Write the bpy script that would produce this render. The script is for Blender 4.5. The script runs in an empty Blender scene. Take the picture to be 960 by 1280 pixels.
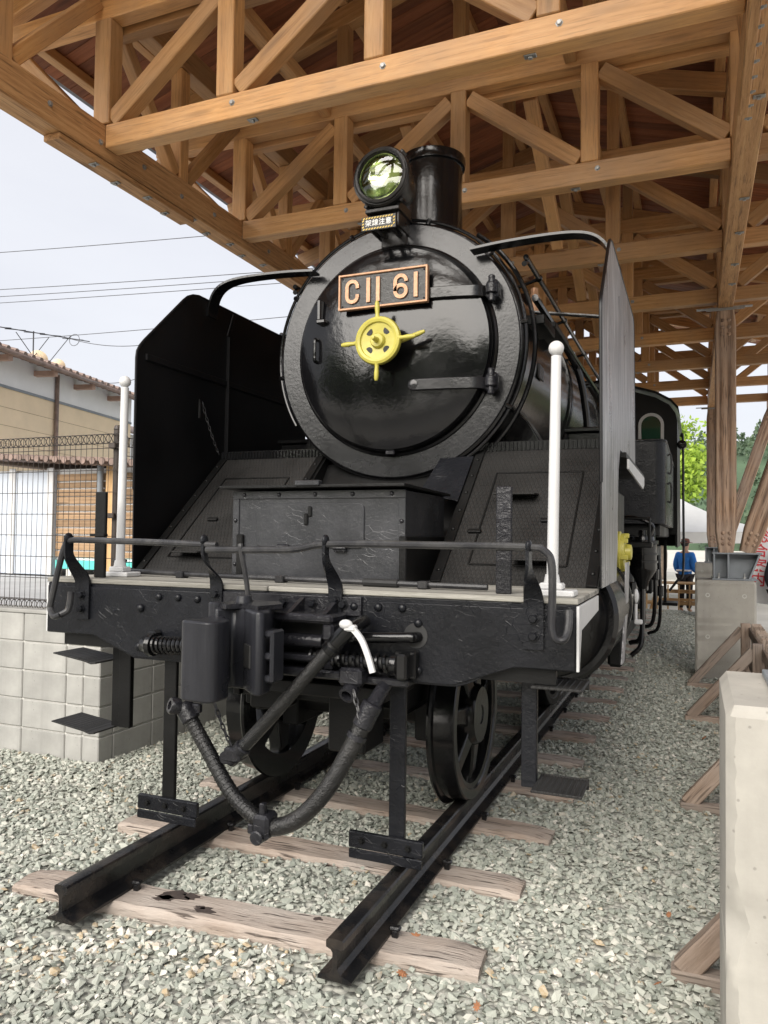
import bpy, bmesh, math, random
import numpy as np
from mathutils import Vector, Matrix
R = math.radians
random.seed(11); rng = np.random.default_rng(11)
scene = bpy.context.scene
COL = scene.collection

# ---------------------------------------------------------------- camera
CAM = (1.681, -2.848, 1.349); YAW, PITCH, ROLL, FPX = R(22.34), R(1.835), R(0.686), 946.5
_fw = Vector((-math.sin(YAW)*math.cos(PITCH), math.cos(YAW)*math.cos(PITCH), math.sin(PITCH)))
_rt = Vector((math.cos(YAW), math.sin(YAW), 0)); _up = _rt.cross(_fw)
_r2 = _rt*math.cos(ROLL)+_up*math.sin(ROLL); _u2 = -_rt*math.sin(ROLL)+_up*math.cos(ROLL)
cam = bpy.data.objects.new('camera', bpy.data.cameras.new('camera')); COL.objects.link(cam)
cam.data.sensor_fit = 'AUTO'; cam.data.sensor_width = 36; cam.data.lens = FPX/1280*36
cam.data.clip_start = .05; cam.data.clip_end = 2000
cam.matrix_world = Matrix(((_r2.x, _u2.x, -_fw.x, CAM[0]), (_r2.y, _u2.y, -_fw.y, CAM[1]), (_r2.z, _u2.z, -_fw.z, CAM[2]), (0, 0, 0, 1)))
scene.camera = cam
def ray(u, v): return _r2*((u-480)/FPX) - _u2*((v-640)/FPX) + _fw
def py(u, v, y): d = ray(u, v); return Vector(CAM)+d*((y-CAM[1])/d.y)     # photo pixel on the plane y
def px(u, v, x): d = ray(u, v); return Vector(CAM)+d*((x-CAM[0])/d.x)
def pz(u, v, z): d = ray(u, v); return Vector(CAM)+d*((z-CAM[2])/d.z)

# ---------------------------------------------------------------- light
SUN_EL, SUN_AZ = R(30), R(186)
world = bpy.data.worlds.new('World'); scene.world = world; world.use_nodes = True
wt = world.node_tree; wt.nodes.clear()
wo = wt.nodes.new('ShaderNodeOutputWorld'); wb = wt.nodes.new('ShaderNodeBackground'); wb2 = wt.nodes.new('ShaderNodeBackground'); wa = wt.nodes.new('ShaderNodeAddShader')
sk = wt.nodes.new('ShaderNodeTexSky'); sk.sky_type = 'NISHITA'; sk.sun_disc = False; sk.sun_elevation = SUN_EL; sk.sun_rotation = SUN_AZ
sk.dust_density = 3; sk.air_density = 1.0
wb.inputs['Strength'].default_value = .01
wt.links.new(sk.outputs[0], wb.inputs[0])
# the even cloud layer in front of that sky
tc = wt.nodes.new('ShaderNodeTexCoord'); mp = wt.nodes.new('ShaderNodeMapping'); mp.inputs['Scale'].default_value = (1.5, 1.5, 5)
nz = wt.nodes.new('ShaderNodeTexNoise'); nz.inputs['Scale'].default_value = 1.6; nz.inputs['Detail'].default_value = 6
cr = wt.nodes.new('ShaderNodeValToRGB'); cr.color_ramp.elements[0].position = .3; cr.color_ramp.elements[1].position = .75
cr.color_ramp.elements[0].color = (.72, .725, .775, 1); cr.color_ramp.elements[1].color = (.81, .815, .85, 1)
wt.links.new(tc.outputs['Generated'], mp.inputs[0]); wt.links.new(mp.outputs[0], nz.inputs[0]); wt.links.new(nz.outputs['Fac'], cr.inputs[0]); wt.links.new(cr.outputs[0], wb2.inputs[0])
wb2.inputs['Strength'].default_value = .43
wt.links.new(wb.outputs[0], wa.inputs[0]); wt.links.new(wb2.outputs[0], wa.inputs[1]); wt.links.new(wa.outputs[0], wo.inputs[0])
sun = bpy.data.objects.new('sun', bpy.data.lights.new('sun', 'SUN')); COL.objects.link(sun)
sun.data.energy = 3.0; sun.data.angle = R(60); sun.data.color = (1, .95, .88)
_sd = Vector((math.sin(SUN_AZ)*math.cos(SUN_EL), math.cos(SUN_AZ)*math.cos(SUN_EL), math.sin(SUN_EL)))
sun.rotation_euler = _sd.to_track_quat('Z', 'Y').to_euler()
vs = scene.view_settings; vs.view_transform = 'Standard'; vs.look = 'None'; vs.gamma = 1; vs.exposure = 1.3
scene.cycles.use_denoising = True; scene.cycles.max_bounces = 8; scene.cycles.diffuse_bounces = 5; scene.cycles.glossy_bounces = 4; scene.cycles.sample_clamp_indirect = 6

# ---------------------------------------------------------------- materials
class NT:
    def __init__(s, name):
        s.m = bpy.data.materials.new(name); s.m.use_nodes = True; s.t = s.m.node_tree
        s.b = s.t.nodes['Principled BSDF']; s.co = s.n('TexCoord').outputs['Object']
    def n(s, t, **k):
        x = s.t.nodes.new('ShaderNode'+t)
        for a, v in k.items():
            if a.startswith('i_'): x.inputs[a[2:].replace('_', ' ')].default_value = v
            else: setattr(x, a, v)
        return x
    def l(s, a, b): s.t.links.new(a, b)
    def map(s, scale, src=None, loc=(0, 0, 0)):
        m = s.n('Mapping'); m.inputs['Scale'].default_value = scale; m.inputs['Location'].default_value = loc; s.l(src or s.co, m.inputs[0]); return m.outputs[0]
    def noise(s, scale, src=None, detail=5, rough=.6, dist=0):
        x = s.n('TexNoise'); x.inputs['Scale'].default_value = scale; x.inputs['Detail'].default_value = detail; x.inputs['Roughness'].default_value = rough; x.inputs['Distortion'].default_value = dist
        s.l(src or s.co, x.inputs['Vector']); return x.outputs['Fac']
    def ramp(s, fac, stops):
        r = s.n('ValToRGB'); e = r.color_ramp.elements
        while len(e) < len(stops): e.new(.5)
        for q, (p, c) in zip(e, stops): q.position = p; q.color = (c if len(c) == 4 else (*c, 1)) if not isinstance(c, float) else (c, c, c, 1)
        s.l(fac, r.inputs[0]); return r.outputs[0]
    def mix(s, f, a, b, mode='MIX'):
        m = s.n('Mix', data_type='RGBA', blend_type=mode)
        for i, v in ((0, f), (6, a), (7, b)):
            if hasattr(v, 'links'): s.l(v, m.inputs[i])
            elif isinstance(v, (int, float)): m.inputs[i].default_value = v if i == 0 else (v, v, v, 1)
            else: m.inputs[i].default_value = (*v, 1)
        return m.outputs[2]
    def math(s, op, a, b=0.):
        m = s.n('Math', operation=op)
        for i, v in enumerate((a, b)):
            if hasattr(v, 'links'): s.l(v, m.inputs[i])
            else: m.inputs[i].default_value = v
        return m.outputs[0]
    def bump(s, h, strength=.3, dist=.01, normal=None):
        b = s.n('Bump'); b.inputs['Strength'].default_value = strength; b.inputs['Distance'].default_value = dist; s.l(h, b.inputs['Height'])
        if normal: s.l(normal, b.inputs['Normal'])
        s.l(b.outputs[0], s.b.inputs['Normal']); return b.outputs[0]
    def col(s, c):
        if hasattr(c, 'links'): s.l(c, s.b.inputs['Base Color'])
        else: s.b.inputs['Base Color'].default_value = (*c, 1)
    def rough(s, r):
        if hasattr(r, 'links'): s.l(r, s.b.inputs['Roughness'])
        else: s.b.inputs['Roughness'].default_value = r
    def rand(s): return s.n('ObjectInfo').outputs['Random']

def plain(name, c, rough=.5, metal=0, var=.25, scale=6, bump=.1, bs=40):
    k = NT(name); f = k.noise(scale)
    lo = tuple(x*(1-var) for x in c); hi = tuple(min(1, x*(1+var)) for x in c)
    k.col(k.ramp(f, [(.3, lo), (.7, hi)])); k.rough(k.ramp(k.noise(scale*3), [(.3, max(.02, rough-.1)), (.7, min(1., rough+.1))])); k.b.inputs['Metallic'].default_value = metal
    k.bump(k.noise(bs), bump, .004); return k.m

def wood(name, dark, mid, light, ax='x', rough=.6, bump=.25, grey=None, groove=0., randamt=.3, ring=.14, cracks=0.):
    """timber with grain along local axis ax, varied from piece to piece"""
    k = NT(name); rnd = k.rand()
    off = k.n('VectorMath', operation='ADD'); sc = k.n('VectorMath', operation='SCALE'); sc.inputs[0].default_value = (7.3, 5.1, 9.7); k.l(k.math('MULTIPLY', rnd, 9.), sc.inputs['Scale'])
    k.l(k.co, off.inputs[0]); k.l(sc.outputs[0], off.inputs[1]); co = off.outputs[0]
    st = {'x': (1, 14, 14), 'y': (14, 1, 14), 'z': (14, 14, 1)}[ax]
    warp = k.noise(1.3, co, 2)
    fine = k.noise(9, k.map(st, co), 6, .65, .6)
    w = k.n('TexWave', wave_type='RINGS', rings_direction={'x': 'X', 'y': 'Y', 'z': 'Z'}[ax]); k.l(k.map({'x': (.35, 9, 9), 'y': (9, .35, 9), 'z': (9, 9, .35)}[ax], co), w.inputs[0])
    w.inputs['Scale'].default_value = .8; w.inputs['Distortion'].default_value = 7; w.inputs['Detail'].default_value = 4; w.inputs['Detail Scale'].default_value = 1.1; w.inputs['Detail Roughness'].default_value = .6
    big = k.noise(2.2, k.map({'x': (.5, 3, 3), 'y': (3, .5, 3), 'z': (3, 3, .5)}[ax], co), 3)
    g = k.mix(ring, k.mix(.35, fine, big), w.outputs['Color'])
    c = k.ramp(g, [(.25, dark), (.48, mid), (.75, light)])
    v = k.n('TexVoronoi', feature='F1'); k.l(k.map({'x': (1.2, 7, 7), 'y': (7, 1.2, 7), 'z': (7, 7, 1.2)}[ax], co), v.inputs[0]); v.inputs['Scale'].default_value = .9
    kn = k.ramp(v.outputs['Distance'], [(.0, 1.), (.10, .6), (.17, 0.)])
    c = k.mix(k.math('MULTIPLY', kn, .7), c, tuple(x*.35 for x in dark))
    if cracks:
        ck = k.ramp(k.noise(5, k.map({'x': (.8, 16, 16), 'y': (16, .8, 16), 'z': (16, 16, .8)}[ax], co), 3, .5, .3), [(.35, 1.), (.43, 0.)])
    if grey: c = k.mix(k.ramp(k.noise(1.7, co, 4), [(.35, 0.), (.7, .9)]), c, grey)
    if cracks: c = k.mix(k.math('MULTIPLY', ck, cracks), c, tuple(x*.3 for x in dark))
    hv = k.n('HueSaturation'); k.l(c, hv.inputs['Color']); k.l(k.math('ADD', k.math('MULTIPLY', rnd, randamt*1.6), 1-randamt*.8), hv.inputs['Value'])
    k.col(hv.outputs[0]); k.rough(k.ramp(fine, [(.2, rough+.12), (.8, rough-.08)]))
    k.bump(k.mix(ring, fine, w.outputs['Color']), bump, .005+groove); return k.m

def blackpaint(name, c=(.012, .012, .013), rough=.28, lump=.35, scale=9, dirt=0., dirt_sheen_c=(.16, .15, .14), streak=None, crack=0., spec=.3):
    k = NT(name)
    n1 = k.noise(scale, None, 4, .55, .4); n2 = k.noise(scale*6, None, 5, .6); n3 = k.noise(1.7, None, 5, .6)
    base = k.ramp(n3, [(.3, tuple(x*.75 for x in c)), (.75, tuple(x*1.5 for x in c))])
    if dirt:
        d = k.ramp(k.noise(7 if not streak else 4, k.map(streak or (1, 1, 1)), 8, .7), [(.45, 0.), (.75, 1.)])
        base = k.mix(k.math('MULTIPLY', d, dirt), base, dirt_sheen_c)  # dirt mask; on the deflector paint it also lays the painted sky sheen
    h = k.mix(.45, n1, n2)
    if crack:
        wn = k.n('TexNoise'); wn.inputs['Scale'].default_value = 7; k.l(k.co, wn.inputs[0]); v = k.n('TexVoronoi', feature='DISTANCE_TO_EDGE'); k.l(k.map((1., 1, 2.2), k.mix(.06, k.co, wn.outputs['Color'])), v.inputs[0]); v.inputs['Scale'].default_value = 16
        e = k.ramp(v.outputs['Distance'], [(0., 1.), (.03, 0.)]); msk = k.ramp(k.noise(5, None, 4), [(.52, 0.), (.62, 1.)])
        h = k.mix(k.math('MULTIPLY', k.math('MULTIPLY', e, msk), crack), h, 1.)
    k.col(base); k.rough(k.ramp(n3, [(.25, rough*.75), (.8, rough*1.5)])); k.b.inputs['Specular IOR Level'].default_value = spec
    k.bump(h, lump, .012); return k.m

def concrete(name, c, scale=3, bumps=.25, stain=.35):
    k = NT(name); a = k.noise(scale, None, 8, .65); b = k.noise(60, None, 4); d = k.noise(1.1, k.map((1, 1, .3)), 5)
    cc = k.ramp(a, [(.25, tuple(x*.78 for x in c)), (.7, tuple(min(1, x*1.12) for x in c))])
    st2 = k.noise(3.5, k.map((2.2, 2.2, .12)), 5, .6); cc = k.mix(k.math('MULTIPLY', k.ramp(st2, [(.5, 0.), (.72, 1.)]), stain*.8), cc, tuple(x*.6 for x in c))
    cc = k.mix(k.math('MULTIPLY', k.ramp(d, [(.45, 0.), (.75, 1.)]), stain), cc, tuple(x*.55 for x in c))
    v = k.n('TexVoronoi', feature='F1'); v.inputs['Scale'].default_value = 22; k.l(k.co, v.inputs[0])
    pit = k.ramp(v.outputs['Distance'], [(.06, 0.), (.12, 1.)])
    cc = k.mix(k.math('MULTIPLY', k.math('SUBTRACT', 1., pit), .5), cc, tuple(x*.4 for x in c))
    hv = k.n('HueSaturation'); k.l(cc, hv.inputs['Color']); k.l(k.math('ADD', k.math('MULTIPLY', k.rand(), .16), .92), hv.inputs['Value'])
    k.col(hv.outputs[0]); k.rough(.85); k.bump(k.mix(.4, k.mix(.5, a, b), pit), bumps, .006); return k.m

M = {}
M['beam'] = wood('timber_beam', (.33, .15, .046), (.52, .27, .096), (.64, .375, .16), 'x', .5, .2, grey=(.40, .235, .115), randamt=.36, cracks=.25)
M['column'] = wood('timber_column', (.15, .085, .05), (.33, .20, .12), (.46, .31, .21), 'x', .7, .6, grey=(.36, .27, .21), groove=.006, randamt=.12, ring=.45, cracks=.6)
M['sidebeam'] = wood('timber_side_beam', (.25, .12, .045), (.46, .245, .10), (.60, .36, .165), 'x', .6, .45, randamt=.12, cracks=.5)
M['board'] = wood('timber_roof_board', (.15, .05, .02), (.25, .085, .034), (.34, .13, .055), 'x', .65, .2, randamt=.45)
M['sleeper'] = wood('old_sleeper', (.12, .085, .066), (.31, .235, .185), (.50, .415, .35), 'x', .85, .7, grey=(.45, .40, .355), groove=.008, randamt=.3, cracks=.85)
M['barrier'] = wood('barrier_timber', (.15, .10, .07), (.27, .195, .145), (.38, .29, .23), 'x', .8, .5, grey=(.33, .28, .24), groove=.004, cracks=.6)
M['deck'] = wood('deck_plank', (.13, .122, .105), (.26, .25, .22), (.42, .405, .365), 'x', .8, .5, groove=.004)
M['shedwood'] = wood('shed_board', (.15, .09, .048), (.26, .165, .09), (.36, .24, .145), 'x', .75, .2)
M['picket'] = wood('picket_timber', (.30, .17, .07), (.45, .28, .13), (.58, .40, .22), 'x', .7, .2)
M['gloss'] = blackpaint('gloss_black_paint', (.005, .005, .0055), .13, .18, 7, .08, (.05, .048, .045), spec=.45)
M['door'] = blackpaint('smokebox_door_paint', (.004, .004, .0046), .11, .22, 3.5, .2, (.016, .016, .018), spec=.42)
M['ring'] = blackpaint('smokebox_ring_paint', (.011, .011, .0125), .2, .16, 9, .3, (.03, .03, .033), spec=.45)
M['satin'] = blackpaint('satin_black_paint', (.007, .0075, .0095), .24, .5, 10, .2, (.026, .027, .033), crack=.9, spec=.26)
M['lumpy'] = blackpaint('lumpy_black_paint', (.012, .012, .0145), .17, .7, 10, .3, (.045, .045, .052), crack=.6, spec=.4)
M['box_sheen'] = blackpaint('tool_box_paint_sheen', (.028, .029, .032), .2, .4, 7, .4, (.07, .07, .077), crack=.5, spec=.5)  # black base lightened so the colour carries sky and gravel reflections
M['matte'] = blackpaint('matte_black_paint', (.006, .006, .006), .38, .25, 12, .2, (.016, .016, .016), spec=.22)
M['deflector'] = blackpaint('deflector_black_paint', (.003, .003, .0036), .4, .06, 3)
M['scuff_sheen'] = blackpaint('scuffed_black_paint_sky_sheen', (.13, .128, .132), .28, .5, 7, 1., (.68, .67, .68), streak=(10, 10, .5))  # pale streaks: scuffs plus grazing sky reflection painted into the colour
M['knuckle'] = blackpaint('coupler_paint', (.016, .0165, .020), .3, .12, 12, .5, (.036, .037, .043), streak=(6, 6, .5))
M['railsteel'] = blackpaint('rail_black_paint', (.008, .008, .009), .25, .3, 14, .5, (.085, .066, .05), spec=.4)
M['hose'] = blackpaint('hose_wrap', (.008, .008, .0085), .13, .8, 24, .3, (.06, .056, .052), spec=.5)
M['handrail'] = blackpaint('handrail_paint', (.022, .022, .024), .25, .1, 20, .5, (.12, .117, .112))
M['white'] = plain('white_paint', (.54, .54, .54), .4, 0, .06, 3, .08)
M['yellow'] = plain('yellow_paint', (.47, .42, .075), .42, 0, .12, 9, .12, 30)
M['brass'] = plain('copper_brass', (.47, .27, .16), .45, .3, .12, 20, .1)
M['plate'] = plain('number_plate_field', (.014, .013, .012), .35, 0, .4, 20, .5, 90)
M['grey_steel'] = plain('grey_painted_steel', (.20, .22, .24), .45, 0, .15, 5, .05)
M['galv'] = plain('galvanised', (.34, .34, .33), .42, .6, .15, 30, .1)
M['concrete'] = concrete('footing_concrete', (.39, .37, .33), 3, .3, .35)
M['blockwall'] = concrete('wall_block_concrete', (.34, .335, .315), 5, .35, .5)
M['mortar'] = concrete('mortar', (.50, .49, .46), 9, .2, .1)
M['fence'] = plain('fence_wire', (.035, .028, .024), .5, .1, .2, 6, .05)
M['fencepost'] = plain('fence_post_brown', (.045, .034, .028), .5, 0, .2, 6, .05)
M['rubber'] = plain('rubber', (.015, .015, .015), .6)
M['plastic_white'] = plain('white_plastic', (.52, .52, .52), .35, 0, .03)
M['tan'] = plain('tan_render', (.76, .61, .42), .85, 0, .06, 2, .15, 60)
M['plaster'] = plain('white_plaster', (.78, .78, .78), .8, 0, .04, 2, .1)
M['tile'] = plain('roof_tile', (.20, .14, .115), .6, 0, .35, 6, .2)
M['teal'] = plain('teal_paint', (.10, .52, .46), .5, 0, .05)
M['pavement'] = plain('yard_paving', (.40, .41, .42), .85, 0, .12, 2, .2)
M['earth'] = plain('ground_earth', (.50, .48, .43), .95, 0, .15, .6, .4, 12)
M['cable'] = plain('cable', (.05, .05, .055), .6)
M['tent'] = plain('tent_cloth', (.66, .66, .64), .8, 0, .06, 2, .1)
M['cloth_blue'] = plain('blue_cloth', (.02, .16, .52), .85, 0, .2, 9)
M['cloth_dark'] = plain('dark_cloth', (.02, .018, .022), .9)
M['cloth_white'] = plain('white_cloth', (.75, .75, .75), .9, 0, .06)
M['hat'] = plain('hat_brown', (.16, .06, .04), .8)
M['eave'] = plain('eave_timber', (.40, .27, .21), .8, 0, .2, 5, .1)
M['doorblue'] = plain('pale_door', (.46, .50, .56), .6, 0, .08, 3, .1)
M['skin'] = plain('skin', (.50, .30, .21), .55, 0, .06)
M['hair'] = plain('hair', (.012, .010, .010), .5)
M['red'] = plain('red_print', (.62, .035, .05), .6, 0, .05)
M['trim'] = plain('window_trim_white', (.60, .61, .60), .45, 0, .1)
M['lampbody'] = blackpaint('lamp_black', (.014, .013, .013), .26, .25, 16, .3, (.09, .08, .07))
M['leaf_dead'] = plain('dead_leaf', (.30, .13, .06), .8, 0, .4, 12)
M['stain'] = plain('oil_stain', (.05, .037, .032), .8, 0, .4, 20)
def checkermat():
    k = NT('chequer_plate_paint'); c = k.co
    h = 0
    w1 = k.n('TexWave', wave_type='BANDS', bands_direction='DIAGONAL'); w1.inputs['Scale'].default_value = 17; k.l(k.map((1.6, 0, 1)), w1.inputs[0])
    w2 = k.n('TexWave', wave_type='BANDS', bands_direction='DIAGONAL'); w2.inputs['Scale'].default_value = 17; k.l(k.map((-1.6, 0, 1)), w2.inputs[0])
    h = k.mix(1., k.ramp(w1.outputs['Color'], [(.75, 0.), (.95, 1.)]), k.ramp(w2.outputs['Color'], [(.75, 0.), (.95, 1.)]), 'LIGHTEN')
    n = k.noise(3, None, 6)
    k.col(k.ramp(n, [(.3, (.007, .0067, .0064)), (.75, (.017, .016, .015))])); k.rough(k.ramp(n, [(.3, .5), (.8, .75)])); k.bump(k.mix(.25, h, k.noise(30)), .9, .006); return k.m
M['checker'] = checkermat()
def glassmat():
    k = NT('lamp_glass'); t = k.n('BsdfTransparent'); t.inputs[0].default_value = (.95, .97, .93, 1); gl = k.n('BsdfGlossy'); gl.inputs['Roughness'].default_value = .02
    fr = k.n('Fresnel'); fr.inputs[0].default_value = 1.8; mx = k.n('MixShader'); k.l(fr.outputs[0], mx.inputs[0]); k.l(t.outputs[0], mx.inputs[1]); k.l(gl.outputs[0], mx.inputs[2])
    out = [n for n in k.t.nodes if n.type == 'OUTPUT_MATERIAL'][0]; k.l(mx.outputs[0], out.inputs[0]); return k.m
M['glass'] = glassmat()
def mirrormat():
    k = NT('lamp_reflector'); k.col((.72, .80, .48)); k.b.inputs['Metallic'].default_value = 1; k.rough(.14); return k.m  # yellow-green tint paints in the foliage reflection of the lens
M['mirror'] = mirrormat()
def cabglass():
    k = NT('cab_glass'); k.col((.01, .05, .035)); k.rough(.06); k.b.inputs['Coat Weight'].default_value = .6; return k.m
M['cabglass'] = cabglass()
def gravelmat():
    k = NT('gravel_stone'); a = k.n('Attribute', attribute_name='tone'); n = k.noise(55, None, 4)
    t = k.math('ADD', k.math('MULTIPLY', a.outputs['Fac'], .86), k.math('MULTIPLY', n, .14))
    c = k.ramp(t, [(0., (.19, .205, .175)), (.25, (.31, .33, .285)), (.5, (.42, .43, .375)), (.72, (.52, .51, .45)), (.86, (.64, .61, .545)), (.93, (.38, .29, .17)), (.965, (.60, .58, .54)), (1., (.36, .21, .14))])
    k.col(c); k.rough(.8); k.bump(n, .35, .004); return k.m
M['gravel'] = gravelmat()
def gravelbed():
    k = NT('gravel_bed'); v = k.n('TexVoronoi', feature='F1'); v.inputs['Scale'].default_value = 30; k.l(k.co, v.inputs[0])
    w = k.n('RGBToBW'); k.l(v.outputs['Color'], w.inputs[0])
    c = k.ramp(w.outputs[0], [(.1, (.28, .29, .25)), (.5, (.42, .42, .37)), (.85, (.54, .53, .47))]); c = k.mix(k.ramp(v.outputs['Distance'], [(.35, 0.), (.7, .6)]), c, (.20, .20, .175))
    k.col(c); k.rough(.9); k.bump(k.math('SUBTRACT', 1., v.outputs['Distance']), 1., .02); return k.m
M['gravelbed'] = gravelbed()
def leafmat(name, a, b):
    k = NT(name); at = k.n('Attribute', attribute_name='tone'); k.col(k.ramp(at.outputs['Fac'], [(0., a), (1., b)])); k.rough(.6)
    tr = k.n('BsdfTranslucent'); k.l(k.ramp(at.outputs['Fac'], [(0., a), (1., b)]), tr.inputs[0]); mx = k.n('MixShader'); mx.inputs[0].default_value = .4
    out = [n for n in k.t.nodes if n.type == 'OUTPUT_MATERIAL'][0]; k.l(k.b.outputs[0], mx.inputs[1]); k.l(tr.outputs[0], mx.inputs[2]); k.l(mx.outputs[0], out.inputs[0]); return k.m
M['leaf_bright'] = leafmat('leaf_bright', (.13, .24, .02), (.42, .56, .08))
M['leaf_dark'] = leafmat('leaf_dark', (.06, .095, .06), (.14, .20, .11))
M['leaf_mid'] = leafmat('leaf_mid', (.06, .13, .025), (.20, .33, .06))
M['bark'] = plain('bark', (.10, .075, .055), .9, 0, .4, 8, .6, 20)

# ---------------------------------------------------------------- builders
WM = {}
def link(o, parent=None, mw=None):
    COL.objects.link(o); mw = mw or Matrix(); WM[o.name] = mw
    if parent: o.parent = parent; o.matrix_basis = WM[parent.name].inverted() @ mw
    else: o.matrix_basis = mw
    return o
def tag(o, label=None, cat=None, group=None, kind=None):
    if label: o['label'] = label
    if cat: o['category'] = cat
    if group: o['group'] = group
    if kind: o['kind'] = kind
    return o
def empty(name, loc=(0, 0, 0), parent=None, label=None, cat=None, group=None):
    o = bpy.data.objects.new(name, None); o.empty_display_size = .1
    link(o, parent, Matrix.Translation(loc)); return tag(o, label, cat, group)
def frame_of(p0, p1, up=(0, 0, 1)):
    p0, p1 = Vector(p0), Vector(p1); x = (p1-p0).normalized(); u = Vector(up)
    if abs(x.dot(u)) > .98: u = Vector((0, 1, 0))
    y = u.cross(x).normalized(); z = x.cross(y)
    m = Matrix((x, y, z)).transposed().to_4x4(); m.translation = p0; return m
class MB:
    def __init__(s): s.v = []; s.f = []
    def add(s, vs, fs, m=None):
        o = len(s.v); s.v += [tuple(m @ Vector(v)) if m else tuple(v) for v in vs]; s.f += [tuple(i+o for i in f) for f in fs]; return s
    def box(s, lo, hi, c=0., m=None):
        (a, b, d), (e, f, g) = lo, hi
        if c <= 0:
            v = [(x, y, z) for x in (a, e) for y in (b, f) for z in (d, g)]
            return s.add(v, [(0, 1, 3, 2), (4, 6, 7, 5), (0, 4, 5, 1), (2, 3, 7, 6), (0, 2, 6, 4), (1, 5, 7, 3)], m)
        c = min(c, (e-a)*.45, (f-b)*.45, (g-d)*.45); L = ((a, e), (b, f), (d, g)); v = []; idx = {}
        for i in range(2):
            for j in range(2):
                for k in range(2):
                    sg = (i, j, k)
                    for ax in range(3):
                        p = [L[t][sg[t]] + (0 if t == ax else (c if sg[t] == 0 else -c)) for t in range(3)]
                        idx[(sg, ax)] = len(v); v.append(p)
        fs = []
        for ax in range(3):
            for q in range(2):
                cyc = [(0, 0), (1, 0), (1, 1), (0, 1)]
                def mk(t, ax=ax, q=q): r = list(t); r.insert(ax, q); return tuple(r)
                fs.append(tuple(idx[(mk(t), ax)] for t in cyc))
            o1, o2 = [t for t in range(3) if t != ax]
            for i in range(2):
                for j in range(2):
                    s0 = [0]*3; s0[o1] = i; s0[o2] = j; s1 = list(s0); s1[ax] = 1; s0, s1 = tuple(s0), tuple(s1)
                    fs.append((idx[(s0, o1)], idx[(s1, o1)], idx[(s1, o2)], idx[(s0, o2)]))
        for i in range(2):
            for j in range(2):
                for k in range(2): fs.append(tuple(idx[((i, j, k), ax)] for ax in range(3)))
        return s.add(v, fs, m)
    def bar(s, p0, p1, w, h, up=(0, 0, 1), c=.004):
        L = (Vector(p1)-Vector(p0)).length; return s.box((0, -w/2, -h/2), (L, w/2, h/2), c, frame_of(p0, p1, up))
    def lathe(s, o, d, prof, n=32, up=(0, 0, 1), cap=True):
        """prof: (distance along d, radius)"""
        o = Vector(o); m = frame_of(o, o+Vector(d), up); v = []; fs = []
        for (t, r) in prof:
            for i in range(n): a = 2*math.pi*i/n; v.append((t, r*math.cos(a), r*math.sin(a)))
        for j in range(len(prof)-1):
            for i in range(n): fs.append((j*n+i, j*n+(i+1) % n, (j+1)*n+(i+1) % n, (j+1)*n+i))
        if cap and prof[0][1] > 1e-5: fs.append(tuple(range(n)))
        if cap and prof[-1][1] > 1e-5: fs.append(tuple((len(prof)-1)*n+i for i in range(n)))
        return s.add(v, fs, m)
    def cyl(s, p0, p1, r0, r1=None, n=16, c=0.):
        r1 = r0 if r1 is None else r1; p0, p1 = Vector(p0), Vector(p1); L = (p1-p0).length
        pr = [(0, r0), (L, r1)] if not c else [(0, r0-c), (c, r0), (L-c, r1), (L, r1-c)]
        return s.lathe(p0, p1-p0, pr, n)
    def sphere(s, o, r, n=12, sc=(1, 1, 1)):
        v = [(0, 0, -r)]; fs = []; k = n//2
        for j in range(1, k):
            t = math.pi*j/k-math.pi/2
            for i in range(n): a = 2*math.pi*i/n; v.append((r*math.cos(t)*math.cos(a), r*math.cos(t)*math.sin(a), r*math.sin(t)))
        v.append((0, 0, r)); e = len(v)-1
        for i in range(n):
            fs.append((0, 1+(i+1) % n, 1+i)); fs.append((e, e-n+i, e-n+(i+1) % n))
        for j in range(k-2):
            for i in range(n): a = 1+j*n; fs.append((a+i, a+(i+1) % n, a+n+(i+1) % n, a+n+i))
        return s.add([(o[0]+p[0]*sc[0], o[1]+p[1]*sc[1], o[2]+p[2]*sc[2]) for p in v], fs)
    def tube(s, pts, r, n=8, closed=False, flat=None, up=(0, 0, 1)):
        P = [Vector(p) for p in pts]; N = len(P); rr = r if hasattr(r, '__len__') else [r]*N; v = []; fs = []
        prev = None
        for i in range(N):
            t = (P[(i+1) % N]-P[i-1]) if closed else (P[min(i+1, N-1)]-P[max(i-1, 0)])
            t.normalize()
            if prev is None:
                u = Vector(up); u = u if abs(t.dot(u)) < .97 else Vector((1, 0, .01)); x = (u-t*u.dot(t)).normalized()
            else: x = (prev-t*prev.dot(t)).normalized()
            prev = x; y = t.cross(x)
            for k in range(n):
                if flat: # rectangular section: (half along x, half along y)
                    q = [(1, 1), (-1, 1), (-1, -1), (1, -1)][k]; v.append(P[i]+x*flat[0]*q[0]+y*flat[1]*q[1])
                else: a = 2*math.pi*k/n; v.append(P[i]+(x*math.cos(a)+y*math.sin(a))*rr[i])
        for i in range(N if closed else N-1):
            for k in range(n): j = (i+1) % N; fs.append((i*n+k, i*n+(k+1) % n, j*n+(k+1) % n, j*n+k))
        if not closed: fs.append(tuple(range(n))[::-1]); fs.append(tuple((N-1)*n+k for k in range(n)))
        return s.add(v, fs)
    def ribbon(s, pts, w, t): return s.tube(pts, 1, 4, flat=(w/2, t/2))
    def prism(s, outline, fn, t0, t1):
        """outline: 2D points; fn(a, b, t) -> 3D; extruded t0..t1"""
        n = len(outline); v = [fn(a, b, t0) for a, b in outline]+[fn(a, b, t1) for a, b in outline]
        return s.add(v, [tuple(range(n))[::-1], tuple(range(n, 2*n))]+[(i, (i+1) % n, n+(i+1) % n, n+i) for i in range(n)])
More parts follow.
